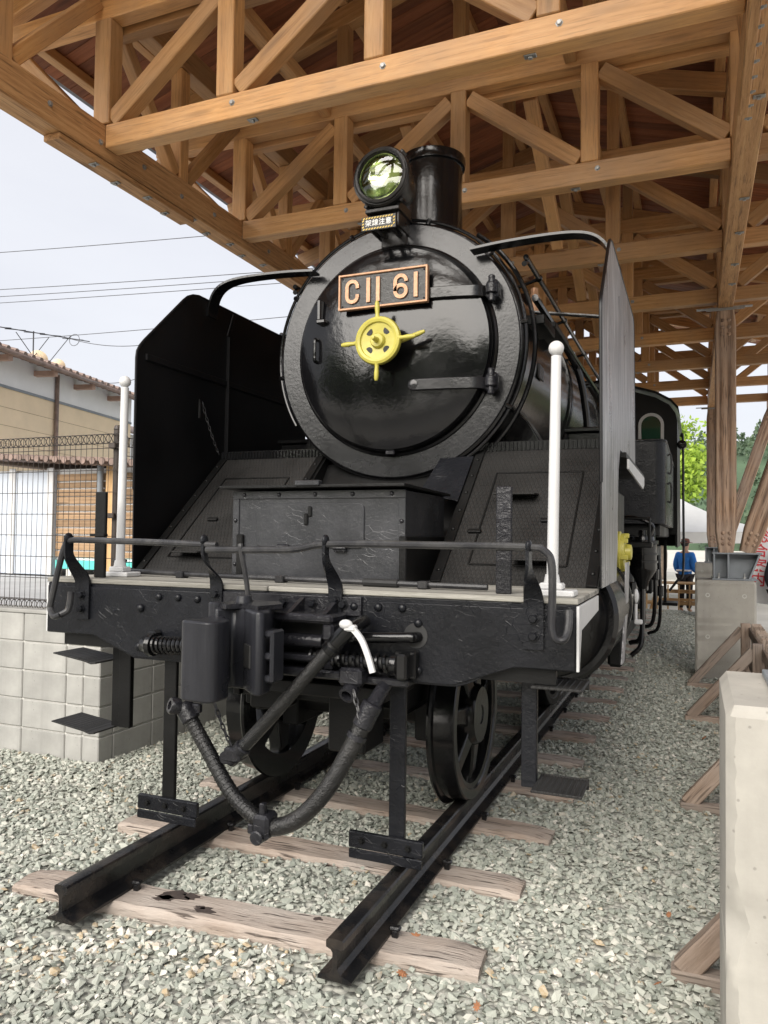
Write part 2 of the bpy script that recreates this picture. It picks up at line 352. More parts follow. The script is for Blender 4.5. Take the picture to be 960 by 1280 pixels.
    def mesh(s, name, angle=35):
        me = bpy.data.meshes.new(name); me.from_pydata(s.v, [], s.f)
        bm = bmesh.new(); bm.from_mesh(me); bmesh.ops.recalc_face_normals(bm, faces=bm.faces); bm.to_mesh(me); bm.free()
        me.shade_smooth(); me.set_sharp_from_angle(angle=R(angle)); return me
    def build(s, name, mat, parent=None, bevel=0., angle=35, mw=None):
        me = s.mesh(name, angle); me.materials.append(M[mat] if isinstance(mat, str) else mat)
        o = bpy.data.objects.new(name, me); link(o, parent, mw)
        if bevel:
            b = o.modifiers.new('bevel', 'BEVEL'); b.width = bevel; b.segments = 2; b.limit_method = 'ANGLE'; b.angle_limit = R(40); b.harden_normals = False
        return o
def mb(): return MB()
_barcache = {}
def timber(name, p0, p1, w, h, mat, parent, up=(0, 0, 1), c=.006):
    """one straight timber as its own object, grain along its length"""
    L = (Vector(p1)-Vector(p0)).length; key = (round(L, 3), w, h, mat, c)
    if key not in _barcache:
        me = MB().box((0, -w/2, -h/2), (L, w/2, h/2), c).mesh(name, 30); me.materials.append(M[mat]); _barcache[key] = me
    o = bpy.data.objects.new(name, _barcache[key]); return link(o, parent, frame_of(p0, p1, up))
def inst(name, me, parent, mw):
    o = bpy.data.objects.new(name, me); return link(o, parent, mw)
def bolt_mesh(r, h, mat, hexn=True):
    m = MB().lathe((0, 0, 0), (0, 0, 1), [(0, r*1.35), (h*.2, r*1.35), (h*.22, r), (h*.8, r), (h, r*.8)], 6 if hexn else 12, (0, 1, 0)).mesh('bolt', 30); m.materials.append(M[mat]); return m
def rivet_mesh(r, mat):
    m = MB().lathe((0, 0, 0), (0, 0, 1), [(0, r), (r*.35, r*.95), (r*.65, r*.7), (r*.82, r*.35), (r*.86, 0)], 12, (0, 1, 0)).mesh('rivet', 60); m.materials.append(M[mat]); return m
def facing(p, d): return Matrix.Translation(p) @ Vector(d).to_track_quat('Z', 'Y').to_matrix().to_4x4()
def arc(cx, cy, r, a0, a1, n): return [(cx+r*math.cos(R(a0+(a1-a0)*i/n)), cy+r*math.sin(R(a0+(a1-a0)*i/n))) for i in range(n+1)]
def helix(p0, p1, r, turns, n=14):
    m = frame_of(p0, p1); L = (Vector(p1)-Vector(p0)).length; N = turns*n
    return [m @ Vector((L*i/N, r*math.cos(2*math.pi*i/n), r*math.sin(2*math.pi*i/n))) for i in range(N+1)]
def smooth_path(pts, n=8):
    P = [Vector(p) for p in pts]; Q = [P[0]*2-P[1]]+P+[P[-1]*2-P[-2]]; out = []
    for i in range(1, len(Q)-2):
        a, b, c, d = Q[i-1:i+3]
        for k in range(n):
            t = k/n; out.append(.5*((2*b)+(c-a)*t+(2*a-5*b+4*c-d)*t*t+(3*b-a-3*c+d)*t**3))
    return out+[P[-1]]
def chain(m, p0, p1, sag=.03, pitch=.028, r=.0035):
    p0, p1 = Vector(p0), Vector(p1); n = max(3, int((p1-p0).length/pitch)); 
    pts = [p0.lerp(p1, i/n)-Vector((0, 0, sag*4*(i/n)*(1-i/n))) for i in range(n+1)]
    for i in range(n):
        f = frame_of(pts[i], pts[i+1], (0, 0, 1) if i % 2 else (.6, .7, .1)); L = (pts[i+1]-pts[i]).length; loop = []
        for q in range(10): a = 2*math.pi*q/10; loop.append(f @ Vector((L/2+math.cos(a)*L*.66, math.sin(a)*L*.3, 0)))
        m.tube(loop, r, 5, closed=True)
    return m

# ================================================================ SETTING
def gz(x, y): return -.181 + .014*max(0, min(1, y/1.5)) + .010*math.sin(2.1*x+1.3*y) + .008*math.sin(3.7*y-1.9*x+1) - .02*max(0, min(1, (abs(x)-1.2)/.8))
g = mb(); n = 24
g.box((-400, -300, -.6), (400, 500, -.34)); tag(g.build('ground', 'earth'), 'pale bare earth around the timber shelter', 'ground', kind='structure')
# terrace behind the block wall
g = mb().box((-60, 1.36, -.3), (-2.25, 40, .70)); tag(g.build('yard', 'pavement'), 'raised grey paved yard behind the concrete block wall', 'yard', kind='structure')
# beds of gravel
g = mb(); nx, ny = 60, 150; X0, X1, Y0, Y1 = -6.5, 2.6, -3.6, 14.6
vv = [(X0+(X1-X0)*i/nx, Y0+(Y1-Y0)*j/ny) for j in range(ny+1) for i in range(nx+1)]
g.add([(x, y, gz(x, y)-.004) for x, y in vv], [(j*(nx+1)+i, j*(nx+1)+i+1, (j+1)*(nx+1)+i+1, (j+1)*(nx+1)+i) for j in range(ny) for i in range(nx)])
tag(g.build('gravel_bed', 'gravelbed'), 'grey green gravel bed under the locomotive shelter', 'gravel bed', kind='structure')

# ---- sleepers and rails
SL_Y = [-.25+.668*i for i in range(22)]; SLEEP = []
ORD = 'first second third fourth fifth sixth seventh eighth ninth tenth eleventh twelfth thirteenth fourteenth fifteenth sixteenth seventeenth eighteenth nineteenth twentieth twenty-first twenty-second'.split()
spike = mb().box((-.012, -.012, -.02), (.012, .012, .02), .003).box((-.022, -.016, .018), (.022, .016, .034), .006).mesh('rail_spike'); spike.materials.append(M['railsteel'])
for i, y in enumerate(SL_Y):
    a = R([4.5, 1.2, -1, .6, -.5][i] if i < 5 else random.uniform(-1.5, 1.5)); w = .195; x0 = -1.06+random.uniform(-.04, .03); x1 = 1.02+random.uniform(-.04, .03)
    if i == 0: x0, x1 = -1.02, .985
    SLEEP.append((y, a, w, x0, x1))
    # worn plank with an uneven outline
    m = mb(); ns = 26; sec = []
    for k in range(ns+1):
        t = k/ns; xx = x0+(x1-x0)*t; j = lambda s: random.uniform(-s, s)
        e = .012 if k in (0, ns) else 0
        sec.append([(xx, -w/2+j(.006)+e, -.14), (xx+j(.004), -w/2+j(.006)+e, -.022+j(.006)), (xx, -w/2+.018+j(.005)+e, -.002+j(.003)-e), (xx, j(.02), j(.0035)-e*.7), (xx, w/2-.018+j(.005)-e, -.002+j(.003)-e), (xx+j(.004), w/2+j(.006)-e, -.022+j(.006)), (xx, w/2+j(.006)-e, -.14)])
    V = [p for s_ in sec for p in s_]; F = []
    for k in range(ns):
        for q in range(7): F.append((k*7+q, k*7+(q+1) % 7, (k+1)*7+(q+1) % 7, (k+1)*7+q))
    F += [tuple(range(7)), tuple(ns*7+q for q in range(7))]
    m.add(V, F)
    mw = Matrix.Translation((0, y, -.1405)) @ Matrix.Rotation(a, 4, 'Z')
    o = m.build('railway_sleeper', 'sleeper', None, angle=28, mw=mw)
    nm = f'{ORD[i]} old wooden sleeper counted from the cut rail ends' if i else 'pale oil-stained wooden sleeper under the cut rail ends'
    tag(o, nm, 'sleeper', 'wooden sleepers under the rails')
    if i < 9:
        for sx in (-.565, .565):
            for s in (-1, 1): inst('rail_spike', spike, o, mw @ Matrix.Translation((sx+s*.085, .03*s, .004)) @ Matrix.Rotation(0 if s < 0 else math.pi, 4, 'Z'))
    if i == 0:
        for (sx, sy, sr) in ((-.30, .03, .05), (-.23, .05, .03), (-.33, .0, .03), (-.12, -.035, .03), (-.15, -.02, .018), (.33, .05, .014)):
            pts = [(sx+sr*(1+.45*math.sin(3*q+sx*40))*math.cos(q*.5236)*1.25, sy+sr*.75*(1+.4*math.cos(5*q+sx*30))*math.sin(q*.5236)) for q in range(12)]
            mb().prism(pts, lambda p, q, t: (p, q, t), -.004, .0032).build('oil_stain', 'stain', o, mw=mw)
RP = [(-.0635, 0), (.0635, 0), (.0635, .010), (.022, .024), (.0085, .040), (.0085, .095), (.016, .104), (.0325, .110), (.0325, .132), (.026, .1385), (.016, .1405), (-.016, .1405), (-.026, .1385), (-.0325, .132), (-.0325, .110), (-.016, .104), (-.0085, .095), (-.0085, .040), (-.022, .024), (-.0635, .010)]
for sx, ye, side in ((-1, -.59, 'concrete block wall'), (1, -.52, 'timber barrier')):
    m = mb(); m.prism(RP, lambda p, q, t: (sx*.565+p, t, q-.1405), ye, 14.4)
    tag(m.build('steel_rail', 'railsteel', angle=25), f'black painted steel rail with a cut end, on the side of the {side}', 'rail', 'rails of the short display track')

# ---- gravel stones
def stone(npts, seed):
    r = random.Random(seed); bm = bmesh.new()
    sx, sy, sz = r.uniform(.8, 1.25), r.uniform(.65, 1.), r.uniform(.38, .62)
    for i in range(npts):
        v = Vector((r.gauss(0, 1), r.gauss(0, 1), r.gauss(0, 1))).normalized()*r.uniform(.85, 1.05); bm.verts.new((v.x*sx, v.y*sy, v.z*sz))
    h = bmesh.ops.convex_hull(bm, input=bm.verts); bmesh.ops.delete(bm, geom=[v for v in bm.verts if not v.link_faces], context='VERTS')
    bmesh.ops.triangulate(bm, faces=bm.faces); bm.verts.index_update()
    V = np.array([v.co[:] for v in bm.verts]); F = np.array([[v.index for v in f.verts] for f in bm.faces]); bm.free(); return V, F
def scatter_gravel(name, regions, label, npts, parent=None):
    var = [stone(npts, 100+i) for i in range(14)]; VS, FS, TS = [], [], []; off = 0
    for (x0, x1, y0, y1, dens, smin, smax, dz) in regions:
        N = int((x1-x0)*(y1-y0)*dens); P = np.stack([rng.uniform(x0, x1, N), rng.uniform(y0, y1, N)], 1); keep = np.ones(N, bool)
        for (sy, a, w, sx0, sx1) in SLEEP:
            dy = P[:, 1]-sy-P[:, 0]*math.tan(a); ins = (np.abs(dy) < w/2+.012) & (P[:, 0] > sx0-.012) & (P[:, 0] < sx1+.012)
            keep &= ~(ins & (rng.random(N) > .012))
        for sx, ye_ in ((-.565, -.60), (.565, -.53)): keep &= ~((np.abs(P[:, 0]-sx) < .07) & (P[:, 1] > ye_))
        keep &= ~((P[:, 0] < -2.0) & (P[:, 1] > 1.14)); keep &= ~((P[:, 0] > 1.74) & ((P[:, 1] % 6.97 > 6.3) | (P[:, 1] % 6.97 < .06)))
        P = P[keep]; N = len(P)
        # keep to what the camera could see from nearby
        d = P-np.array(CAM[:2]); ang = np.arctan2(d[:, 0], d[:, 1]); P = P[(ang > R(-62)) & (ang < R(20))]; N = len(P)
        size = smin+(smax-smin)*rng.random(N)**1.7; vi = rng.integers(0, len(var), N)
        az = rng.uniform(0, 6.283, N); tx = rng.normal(0, .3, N); ty = rng.normal(0, .3, N); tone = np.clip(rng.normal(.365, .19, N), 0, .84)
        odd = rng.random(N); d0 = np.min([np.hypot(P[:, 0]-a, P[:, 1]-b) for a, b in ((-.35, -.52), (-.05, -.5), (.2, -.42), (-.55, -.75))], axis=0); odd = np.where((d0 < .16) & (rng.random(N) < .3), .99, odd)
        tone = np.where(odd > .955, rng.uniform(.86, 1., N), tone)
        Z = np.array([gz(a, b) for a, b in P])+dz+size*rng.uniform(-.15, .35, N)
        for k, (V, F) in enumerate(var):
            s = np.where(vi == k)[0]
            if not len(s): continue
            W = V[None]*size[s, None, None]
            cx, sx_ = np.cos(tx[s])[:, None], np.sin(tx[s])[:, None]; y_ = W[..., 1]*cx-W[..., 2]*sx_; z_ = W[..., 1]*sx_+W[..., 2]*cx; x_ = W[..., 0]
            cy, sy_ = np.cos(ty[s])[:, None], np.sin(ty[s])[:, None]; x2 = x_*cy+z_*sy_; z2 = -x_*sy_+z_*cy
            ca, sa = np.cos(az[s])[:, None], np.sin(az[s])[:, None]; x3 = x2*ca-y_*sa; y3 = x2*sa+y_*ca
            Wv = np.stack([x3+P[s, 0][:, None], y3+P[s, 1][:, None], z2+Z[s][:, None]], -1); n = len(s); nv = len(V)
            VS.append(Wv.reshape(-1, 3)); FS.append((F[None]+(np.arange(n)*nv)[:, None, None]+off).reshape(-1, 3)); TS.append(np.repeat(tone[s], nv)); off += n*nv
    V = np.concatenate(VS); F = np.concatenate(FS); T = np.concatenate(TS)
    me = bpy.data.meshes.new(name); me.vertices.add(len(V)); me.vertices.foreach_set('co', V.astype(np.float32).ravel()); me.loops.add(F.size); me.loops.foreach_set('vertex_index', F.astype(np.int32).ravel())
    me.polygons.add(len(F)); me.polygons.foreach_set('loop_start', np.arange(0, F.size, 3, dtype=np.int32)); me.update(calc_edges=True)
    at = me.attributes.new('tone', 'FLOAT', 'POINT'); at.data.foreach_set('value', T.astype(np.float32)); me.materials.append(M['gravel']); me.shade_flat()
    o = bpy.data.objects.new(name, me); link(o); return tag(o, label, 'gravel', kind='stuff')
scatter_gravel('gravel', [(-3.6, 1.78, -1.3, 2.2, 2900, .008, .027, .002), (-3.2, 2.0, 2.2, 6.2, 1900, .010, .026, .002), (-2.0, 2.2, 6.2, 14.5, 700, .015, .028, .003)],
               'loose grey green crushed gravel around the track', 10)
# fallen leaves on the gravel
lm = mb(); pts = [(0, -.5), (.12, -.28), (.35, -.35), (.3, -.1), (.55, .0), (.33, .12), (.4, .38), (.15, .3), (0, .6), (-.15, .3), (-.4, .38), (-.33, .12), (-.55, 0), (-.3, -.1), (-.35, -.35), (-.12, -.28)]
lm.add([(x, y, .12*math.sin(3*x)*math.cos(2*y)) for x, y in pts]+[(0, 0, .1)], [(i, (i+1) % 16, 16) for i in range(16)]); lm.add([(x, y, .12*math.sin(3*x)*math.cos(2*y)-.03) for x, y in pts]+[(0, 0, .07)], [((i+1) % 16, i, 16) for i in range(16)])
leafme = lm.mesh('fallen_leaf'); leafme.materials.append(M['leaf_dead'])
for (u, v, s, lb) in ((112, 1131, .06, 'orange fallen leaf at the cut rail end on the side of the block wall'), (522, 1178, .06, 'orange fallen leaf behind the stained sleeper'), (596, 1266, .045, 'small orange fallen leaf in front of the stained sleeper end'), (503, 1222, .05, 'curled brown fallen leaf on the edge of the stained sleeper'),
                      (836, 1143, .04, 'pale reddish fallen leaf on open gravel beside the barrier'), (822, 1228, .04, 'brown fallen leaf beside the corner of the footing block'), (880, 925, .06, 'brown fallen leaf under the barrier braces')):
    p = pz(u, v, -.165); tag(inst('fallen_leaf', leafme, None, Matrix.Translation((p.x, p.y, gz(p.x, p.y)+.03)) @ Matrix.Rotation(random.uniform(0, 6), 4, 'Z') @ Matrix.Rotation(.35, 4, 'X') @ Matrix.Diagonal((s*.55, s*.85, s, 1))), lb, 'leaf', 'fallen leaves on the gravel')

# ---- concrete block wall with its fence
WX, WY, WT = -2.0, 1.15, .775; bw, bh = .398, .198
wall = empty('block_wall', (WX, WY, -.4), label='grey concrete block retaining wall beneath the wire mesh fence', cat='wall')
mb().box((-8.6, WY+.012, -.45), (WX-.012, WY+.14, WT-.012)).box((WX-.14, WY+.13, -.45), (WX-.012, 16, WT-.012)).build('mortar_core', 'mortar', wall)
blk = {}
def block(lo, hi):
    k = tuple(round(b-a, 3) for a, b in zip(lo, hi))
    if k not in blk:
        me = mb().box((0, 0, 0), k, .006).mesh('wall_block'); me.materials.append(M['blockwall']); blk[k] = me
    inst('wall_block', blk[k], wall, Matrix.Translation(lo))
for c in range(6):
    z1 = WT-c*.2; z0 = z1-bh+.006; x = WX; st = [.4, .2][c % 2]
    xs = [WX]; xx = WX-.145
    block((WX-.145, WY, z0), (WX-.002, WY+.135, z1))
    k = 0
    while xx > -8.4:
        w = bw if not (c % 2 and k == 0 and False) else .2
        if k == 0: w = .15
        block((xx-w, WY, z0), (xx-.005, WY+.135, z1)); xx -= w+.002; k += 1
    yy = WY+.14; k = 0
    while yy < 9:
        block((WX-.137, yy, z0), (WX-.002, yy+bw-.005, z1)); yy += bw+.002
mb().box((-8.6, WY-.006, WT+.002), (WX+.006, WY+.2, WT+.03), .006).build('wall_cap', 'blockwall', wall)
def fence(p0, p1, zb, zt, nm_label, wires=.0495):
    p0, p1 = Vector(p0), Vector(p1); L = (p1-p0).length; d = (p1-p0)/L; nrm = Vector((-d.y, d.x, 0))
    root = empty('mesh_fence', p0, label=nm_label, cat='fence')
    m = mb(); k = 0; t = 0.
    while t < L:
        p = p0+d*t; m.tube([p+Vector((0, 0, zb)), p+Vector((0, 0, zt))], .0026, 4); t += wires
    m.build('vertical_wires', 'fence', root)['kind'] = 'stuff'
    z = zb+.06
    while z < zt-.06: mb().tube([p0+Vector((0, 0, z))+nrm*-.004, p1+Vector((0, 0, z))+nrm*-.004], .0028, 5).build('cross_wire', 'fence', root); z += .152
    for zz, lab in ((zt-.03, 'rolled_edge'), (zb+.02, 'rolled_edge')):   # the rolled wire edge, a run of rings
        m = mb(); t = .02
        while t < L:
            c = p0+d*t+Vector((0, 0, zz)); m.tube([c+d*(.031*math.cos(a*.785))*1.0+Vector((0, 0, .034*math.sin(a*.785)))+nrm*.02*math.cos(a*.785) for a in range(8)], .0032, 4, closed=True); t += wires
        for q in (-.032, .032): m.tube([p0+Vector((0, 0, zz+q)), p1+Vector((0, 0, zz+q))], .003, 4)
        m.build(lab, 'fence', root)['kind'] = 'stuff'
    return root
f = fence((-8.3, WY+.1, 0), (WX+.06, WY+.1, 0), WT+.035, 2.03, 'brown wire mesh fence on the front of the block wall')
for x in (-2.02, -4.02, -6.02, -8.02):
    p = mb().box((x-.022, WY+.115, WT+.02), (x+.022, WY+.16, 2.07), .006).build('fence_post', 'fencepost', f); mb().cyl((x, WY+.137, 2.068), (x, WY+.137, 2.095), .03, .02, 10).build('post_cap', 'fencepost', p)
    for z in (.95, 1.45, 1.93): mb().box((x-.03, WY+.075, z), (x+.03, WY+.118, z+.035), .005).build('clamp', 'fencepost', p)
f = fence((WX-.08, WY+.2, 0), (WX-.08, 9, 0), WT+.001, 2.03, 'brown wire mesh fence along the block wall beside the locomotive', .0495)
for y in (3.2, 5.2, 7.2): mb().box((WX-.14, y, WT-.01), (WX-.10, y+.045, 2.07), .006).build('fence_post', 'fencepost', f)

# ================================================================ TIMBER SHELTER
shelter = empty('timber_shelter', (0, 6.6, -.24), label='long open timber truss shelter roof over the black steam locomotive', cat='shelter')
TY = [-.44+1.74*i for i in range(9)]; PX = [-2.21, -1.16, -.10, .94]; ZB, ZT = 4.055, 4.985; RX, LX = 2.005, -2.24
RIDGE, EL, ER = (-.1, 6.35), -3.5, 3.9
def roofz(x): return RIDGE[1]-abs(x-RIDGE[0])*.285
bolt_w = bolt_mesh(.016, .014, 'galv'); plug = MB().lathe((0, 0, 0), (0, 0, 1), [(0, .021), (.008, .021), (.016, .012), (.017, 0)], 10, (0, 1, 0)).mesh('bolt_cover'); plug.materials.append(M['column'])
clip = mb().box((-.035, -.02, -.008), (.035, .02, 0), .003).box((-.012, -.012, -.02), (.012, .012, -.008), .003).mesh('clip'); clip.materials.append(M['galv'])
for ti, y in enumerate(TY):
    t = empty('roof_truss', (0, y, ZB), shelter)
    timber('bottom_chord', (LX+.09, y, ZB+.08), (RX-.085, y, ZB+.08), .125, .165, 'beam', t)
    timber('bottom_chord', (RX+.085, y, ZB+.08), (3.04, y, ZB+.08), .12, .15, 'beam', t)
    timber('top_chord', (EL+.35, y, ZT+.085), (ER-.3, y, ZT+.085), .12, .17, 'beam', t)
    if 0 < ti: timber('top_chord', (LX, y+.125, ZT+.03), (RX, y+.125, ZT+.03), .10, .14, 'beam', t)
    for x in PX[1:]+[RX+1.05]: timber('truss_post', (x, y-.004, ZB+.163), (x, y-.004, ZT), .13, .13, 'beam', t, (0, 1, 0))
    for x in (PX[0]+.02, RX-.02): timber('truss_post', (x, y-.004, ZB+.17), (x, y-.004, ZT), .14, .13, 'beam', t, (0, 1, 0))
    B0, T0 = ZB+.20, ZT-.03
    for a, b in ((PX[0]+.09, PX[1]-.08), (PX[1]+.08, PX[2]-.08), (RX-.10, PX[3]+.08), (PX[3]-.08, PX[2]+.08), (RX+.13, RX+.96)):
        dx = .05 if b > a else -.05
        timber('truss_brace', (a, y+.003, B0-.0), (b, y+.003, T0-.03), .105, .125, 'beam', t)
    timber('truss_brace', (LX-.06, y, ZB+.14), (-3.12, y, ZT+.02), .1, .12, 'beam', t)
    timber('truss_brace', (3.2, y, ZB+.14), (3.75, y, ZT+.02), .1, .12, 'beam', t)
    for (a, b) in ((EL, RIDGE[0]), (ER, RIDGE[0])): timber('rafter', (a, y, roofz(a)-.16), (b, y, roofz(b)-.16), .11, .18, 'beam', t)
    for x in (-2.21, -1.16, -.1, .94, 2.0, 3.1):
        if roofz(x)-.25 > ZT+.2: timber('roof_strut', (x, y, ZT+.17), (x, y, roofz(x)-.24), .11, .11, 'beam', t, (0, 1, 0))
    for x in (-.98, .83): inst('clip', clip, t, Matrix.Translation((x, y, ZB-.003)))
    for x in (-1.1, -.04, 1.0): inst('bolt', bolt_w, t, facing((x, y-.063, ZB+.10), (0, -1, 0)))
# members running along the shelter
ym0, ym1 = -.62, 14.45
for x, w in ((LX, .17), (RX, .16)):
    sb = timber('side_beam', (x, ym0, ZB+.045), (x, ym1, ZB+.045), w, .24, 'sidebeam', shelter)
    timber('side_top_beam', (x, ym0, ZT+.275), (x, ym1, ZT+.275), .14, .2, 'beam', shelter)
for x in (3.12,): timber('side_beam', (x, ym0, ZB+.045), (x, ym1, ZB+.045), .15, .24, 'sidebeam', shelter)
timber('splice_board', (LX, .846, 3.955), (LX, 2.29, 3.955), .14, .045, 'sidebeam', shelter)
timber('splice_board', (RX-.05, -.9, 3.952), (RX-.05, 2.15, 3.952), .055, .05, 'sidebeam', shelter)
timber('splice_board', (RX+.025, -.9, 3.955), (RX+.025, .85, 3.955), .085, .045, 'sidebeam', shelter)
for i in range(12): inst('clip', clip, shelter, Matrix.Translation((RX-.02, .55+i*.15, 3.933)) @ Matrix.Scale(.6, 4))
for y in (2.05, 3.5, 4.2, 5.0, 5.6): inst('clip', clip, shelter, Matrix.Translation((RX+.03, y, 3.979)))
for i in range(10): inst('bolt', bolt_w, shelter, facing((LX+.086, .3+i*.45, ZB+.02+.03*(i % 2)), (1, 0, 0)))
for i in range(10): inst('clip', clip, shelter, Matrix.Translation((LX+.03*(-1)**i, 1.2+i*.28, 3.932 if 1.2+i*.28 < 2.2 else 3.979)))
for k in range(len(TY)-1):
    y0, y1 = TY[k], TY[k+1]
    for x in (LX, RX):   # web above the side beams
        ymid = (y0+y1)/2
        timber('web_post', (x, ymid, ZB+.17), (x, ymid, ZT+.17), .11, .11, 'beam', shelter, (0, 1, 0))
        timber('web_brace', (x, ymid-.07, ZB+.21), (x, y0+.09, ZT+.12), .09, .1, 'beam', shelter)
        timber('web_brace', (x, ymid+.07, ZB+.21), (x, y1-.09, ZT+.12), .09, .1, 'beam', shelter)
    if k >= 2:
        for x in (-.68, .42):
            timber('long_brace', (x, y1-.09, ZB+.20), (x, y0+.26, ZT+.02), .11, .10, 'beam', shelter)
    for x in (-1.3, .80): timber('long_brace', (x, y0+.065, ZT+.085), (x, y1-.065, ZT+.085), .09, .12, 'beam', shelter)
roof = empty('roof', (0, 6.6, 5.2), shelter)
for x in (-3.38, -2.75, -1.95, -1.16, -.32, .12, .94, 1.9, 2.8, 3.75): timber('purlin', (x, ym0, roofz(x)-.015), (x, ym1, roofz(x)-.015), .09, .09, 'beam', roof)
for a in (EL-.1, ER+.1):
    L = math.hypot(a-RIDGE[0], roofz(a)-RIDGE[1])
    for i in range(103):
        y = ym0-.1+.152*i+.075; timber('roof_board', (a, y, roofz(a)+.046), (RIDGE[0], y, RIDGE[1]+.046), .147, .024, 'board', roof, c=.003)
for a in (EL-.16, ER+.16): mb().prism([(a, roofz(a)+.07), (RIDGE[0], RIDGE[1]+.07), (RIDGE[0], RIDGE[1]+.10), (a, roofz(a)+.10)], lambda p, q, t: (p, t, q), ym0-.2, ym1+.2).build('roof_sheet', 'grey_steel', roof)
# columns on concrete footings
COLY = [-.30, 6.62, 13.60]
FOOT = ['concrete footing block with the chipped corner beside the cut rail ends', 'pale concrete footing block under the twin timber legs beside the locomotive', 'concrete footing block beside the picket fence at the far shelter end']
for i, cy in enumerate(COLY):
    x0, x1 = (1.757, 2.42) if i == 0 else (1.68, 2.30)
    m = mb(); y0_, y1_ = cy-.30, cy+.32; rr = random.Random(5+i); V = []; N = 46
    for k in range(N+1):
        z = -.42+1.325*k/N; e = .022 if k in (0, N) else 0
        chip = (.030*math.exp(-((z-.33)/.07)**2)+.012*math.exp(-((z-.02)/.10)**2) if i == 0 else 0); c = .024+chip+rr.uniform(-.0035, .0045)
        V += [(x0+e, y0_+c+e*.3, z), (x0+c*.45+e*.5, y0_+c*.42+e*.5+rr.uniform(-.002, .002), z), (x0+c+e*.3, y0_+e, z), (x1-.022, y0_+e, z), (x1-e, y0_+.022, z), (x1-e, y1_-.022, z), (x1-.022, y1_-e, z), (x0+.022, y1_-e, z), (x0+e, y1_-.022, z)]
    m.add(V, [(k*9+j, k*9+(j+1) % 9, k*9+9+(j+1) % 9, k*9+9+j) for k in range(N) for j in range(9)]+[tuple(range(9)), tuple(N*9+j for j in range(9))])
    o = m.build('concrete_footing', 'concrete'); tag(o, FOOT[i], 'footing', 'concrete footings under the shelter columns')
    for (hx, hz) in ((x0+.13, .74), (x1-.12, .74), (x0+.13, .28), (x1-.12, .28)):
        mb().lathe((hx, cy-.3005, hz), (0, -1, 0), [(-.004, .022), (.0025, .024), (.0025, .016), (-.006, .012), (-.006, 0)], 12).build('formwork_hole', 'mortar', o)
    cx = 2.13 if i == 0 else 1.985
    # steel shoe
    sh = empty('steel_shoe', (cx, cy, .905), shelter)
    if i == 0: mb().box((1.885, cy-.22, .907), (2.36, cy+.26, .925), .003).build('base_plate', 'grey_steel', sh)
    else: mb().box((cx-.13, cy-.25, .907), (cx+.33, cy+.25, .925), .003).build('base_plate', 'grey_steel', sh)
    w = mb(); q = cx+.28
    w.prism([(cx-.115, .925), (q-.03, .925), (q+.07, 1.195), (cx-.115, 1.195)], lambda p, r, t: (p, t, r), cy-.012, cy+.012).build('web_plate', 'grey_steel', sh)
    mb().box((cx-.115, cy-.19, .925), (cx-.095, cy+.19, 1.195), .002).build('web_plate', 'grey_steel', sh)
    mb().box((cx+.03, cy-.19, .925), (cx+.05, cy+.19, 1.195), .002).build('web_plate', 'grey_steel', sh)
    mb().prism([(q-.035, .925), (q-.015, .925), (q+.085, 1.195), (q+.065, 1.195)], lambda p, r, t: (p, t, r), cy-.19, cy+.19).build('web_plate', 'grey_steel', sh)
    mb().box((cx-.125, cy-.2, 1.195), (q+.1, cy+.2, 1.212), .002).build('top_plate', 'grey_steel', sh)
    for bx in (cx-.06, cx+.2):
        for by in (-.21, .21): mb().cyl((bx, cy+by, .925), (bx, cy+by, .985), .009, n=8).cyl((bx, cy+by, .925), (bx, cy+by, .945), .018, n=6).build('anchor_bolt', 'galv', sh)
    # two legs: one upright, one leaning out
    for lean in (0, 1):
        p0 = Vector((cx+(.02 if not lean else .235), cy, 1.212)); p1 = Vector((cx+.02 if not lean else 3.10, cy, ZB-.075)); L = (p1-p0).length; W, D = .215, .30
        sec = []
        for (t, ww) in ((0, .15), (.0, .15), (.09*L, W), (.93*L, W), (L, .17)): sec.append((t, ww))
        m = mb(); V = []; c = .012
        for t, ww in sec[1:]:
            a, b = ww/2, D/2; V += [(t, -a+c, -b), (t, a-c, -b), (t, a, -b+c), (t, a, b-c), (t, a-c, b), (t, -a+c, b), (t, -a, b-c), (t, -a, -b+c)]
        F = [(k*8+j, k*8+(j+1) % 8, k*8+8+(j+1) % 8, k*8+8+j) for k in range(3) for j in range(8)]+[tuple(range(8)), tuple(24+j for j in range(8))]
        m.add(V, F); fr = frame_of(p0, p1, (0, 1, 0)); o = m.build('column_leg', 'column', shelter, mw=fr, angle=30)
        for t in (.10, .16, .22, L-.30, L-.22, L-.14):
            for s in (-1, 1): inst('bolt_cover', plug, o, fr @ Matrix.Translation((t+.0*s, s*.035, -D/2)) @ Matrix.Rotation(math.pi, 4, 'X'))
    mb().box((1.70, cy-.17, ZB-.0755), (2.28, cy-.10, ZB-.066), .002).box((1.80, cy-.171, ZB-.105), (2.2, cy-.158, ZB-.076), .002).build('top_bracket', 'galv', shelter)
    # the other side of the shelter stands on the raised yard
    if i:
        mb().box((LX-.2, cy-.3, .66), (LX+.13, cy+.3, .92), .015).build('column_base', 'concrete', shelter)
        timber('column_leg', (LX, cy, .92), (LX, cy, ZB-.075), .215, .3, 'column', shelter, (0, 1, 0)); 

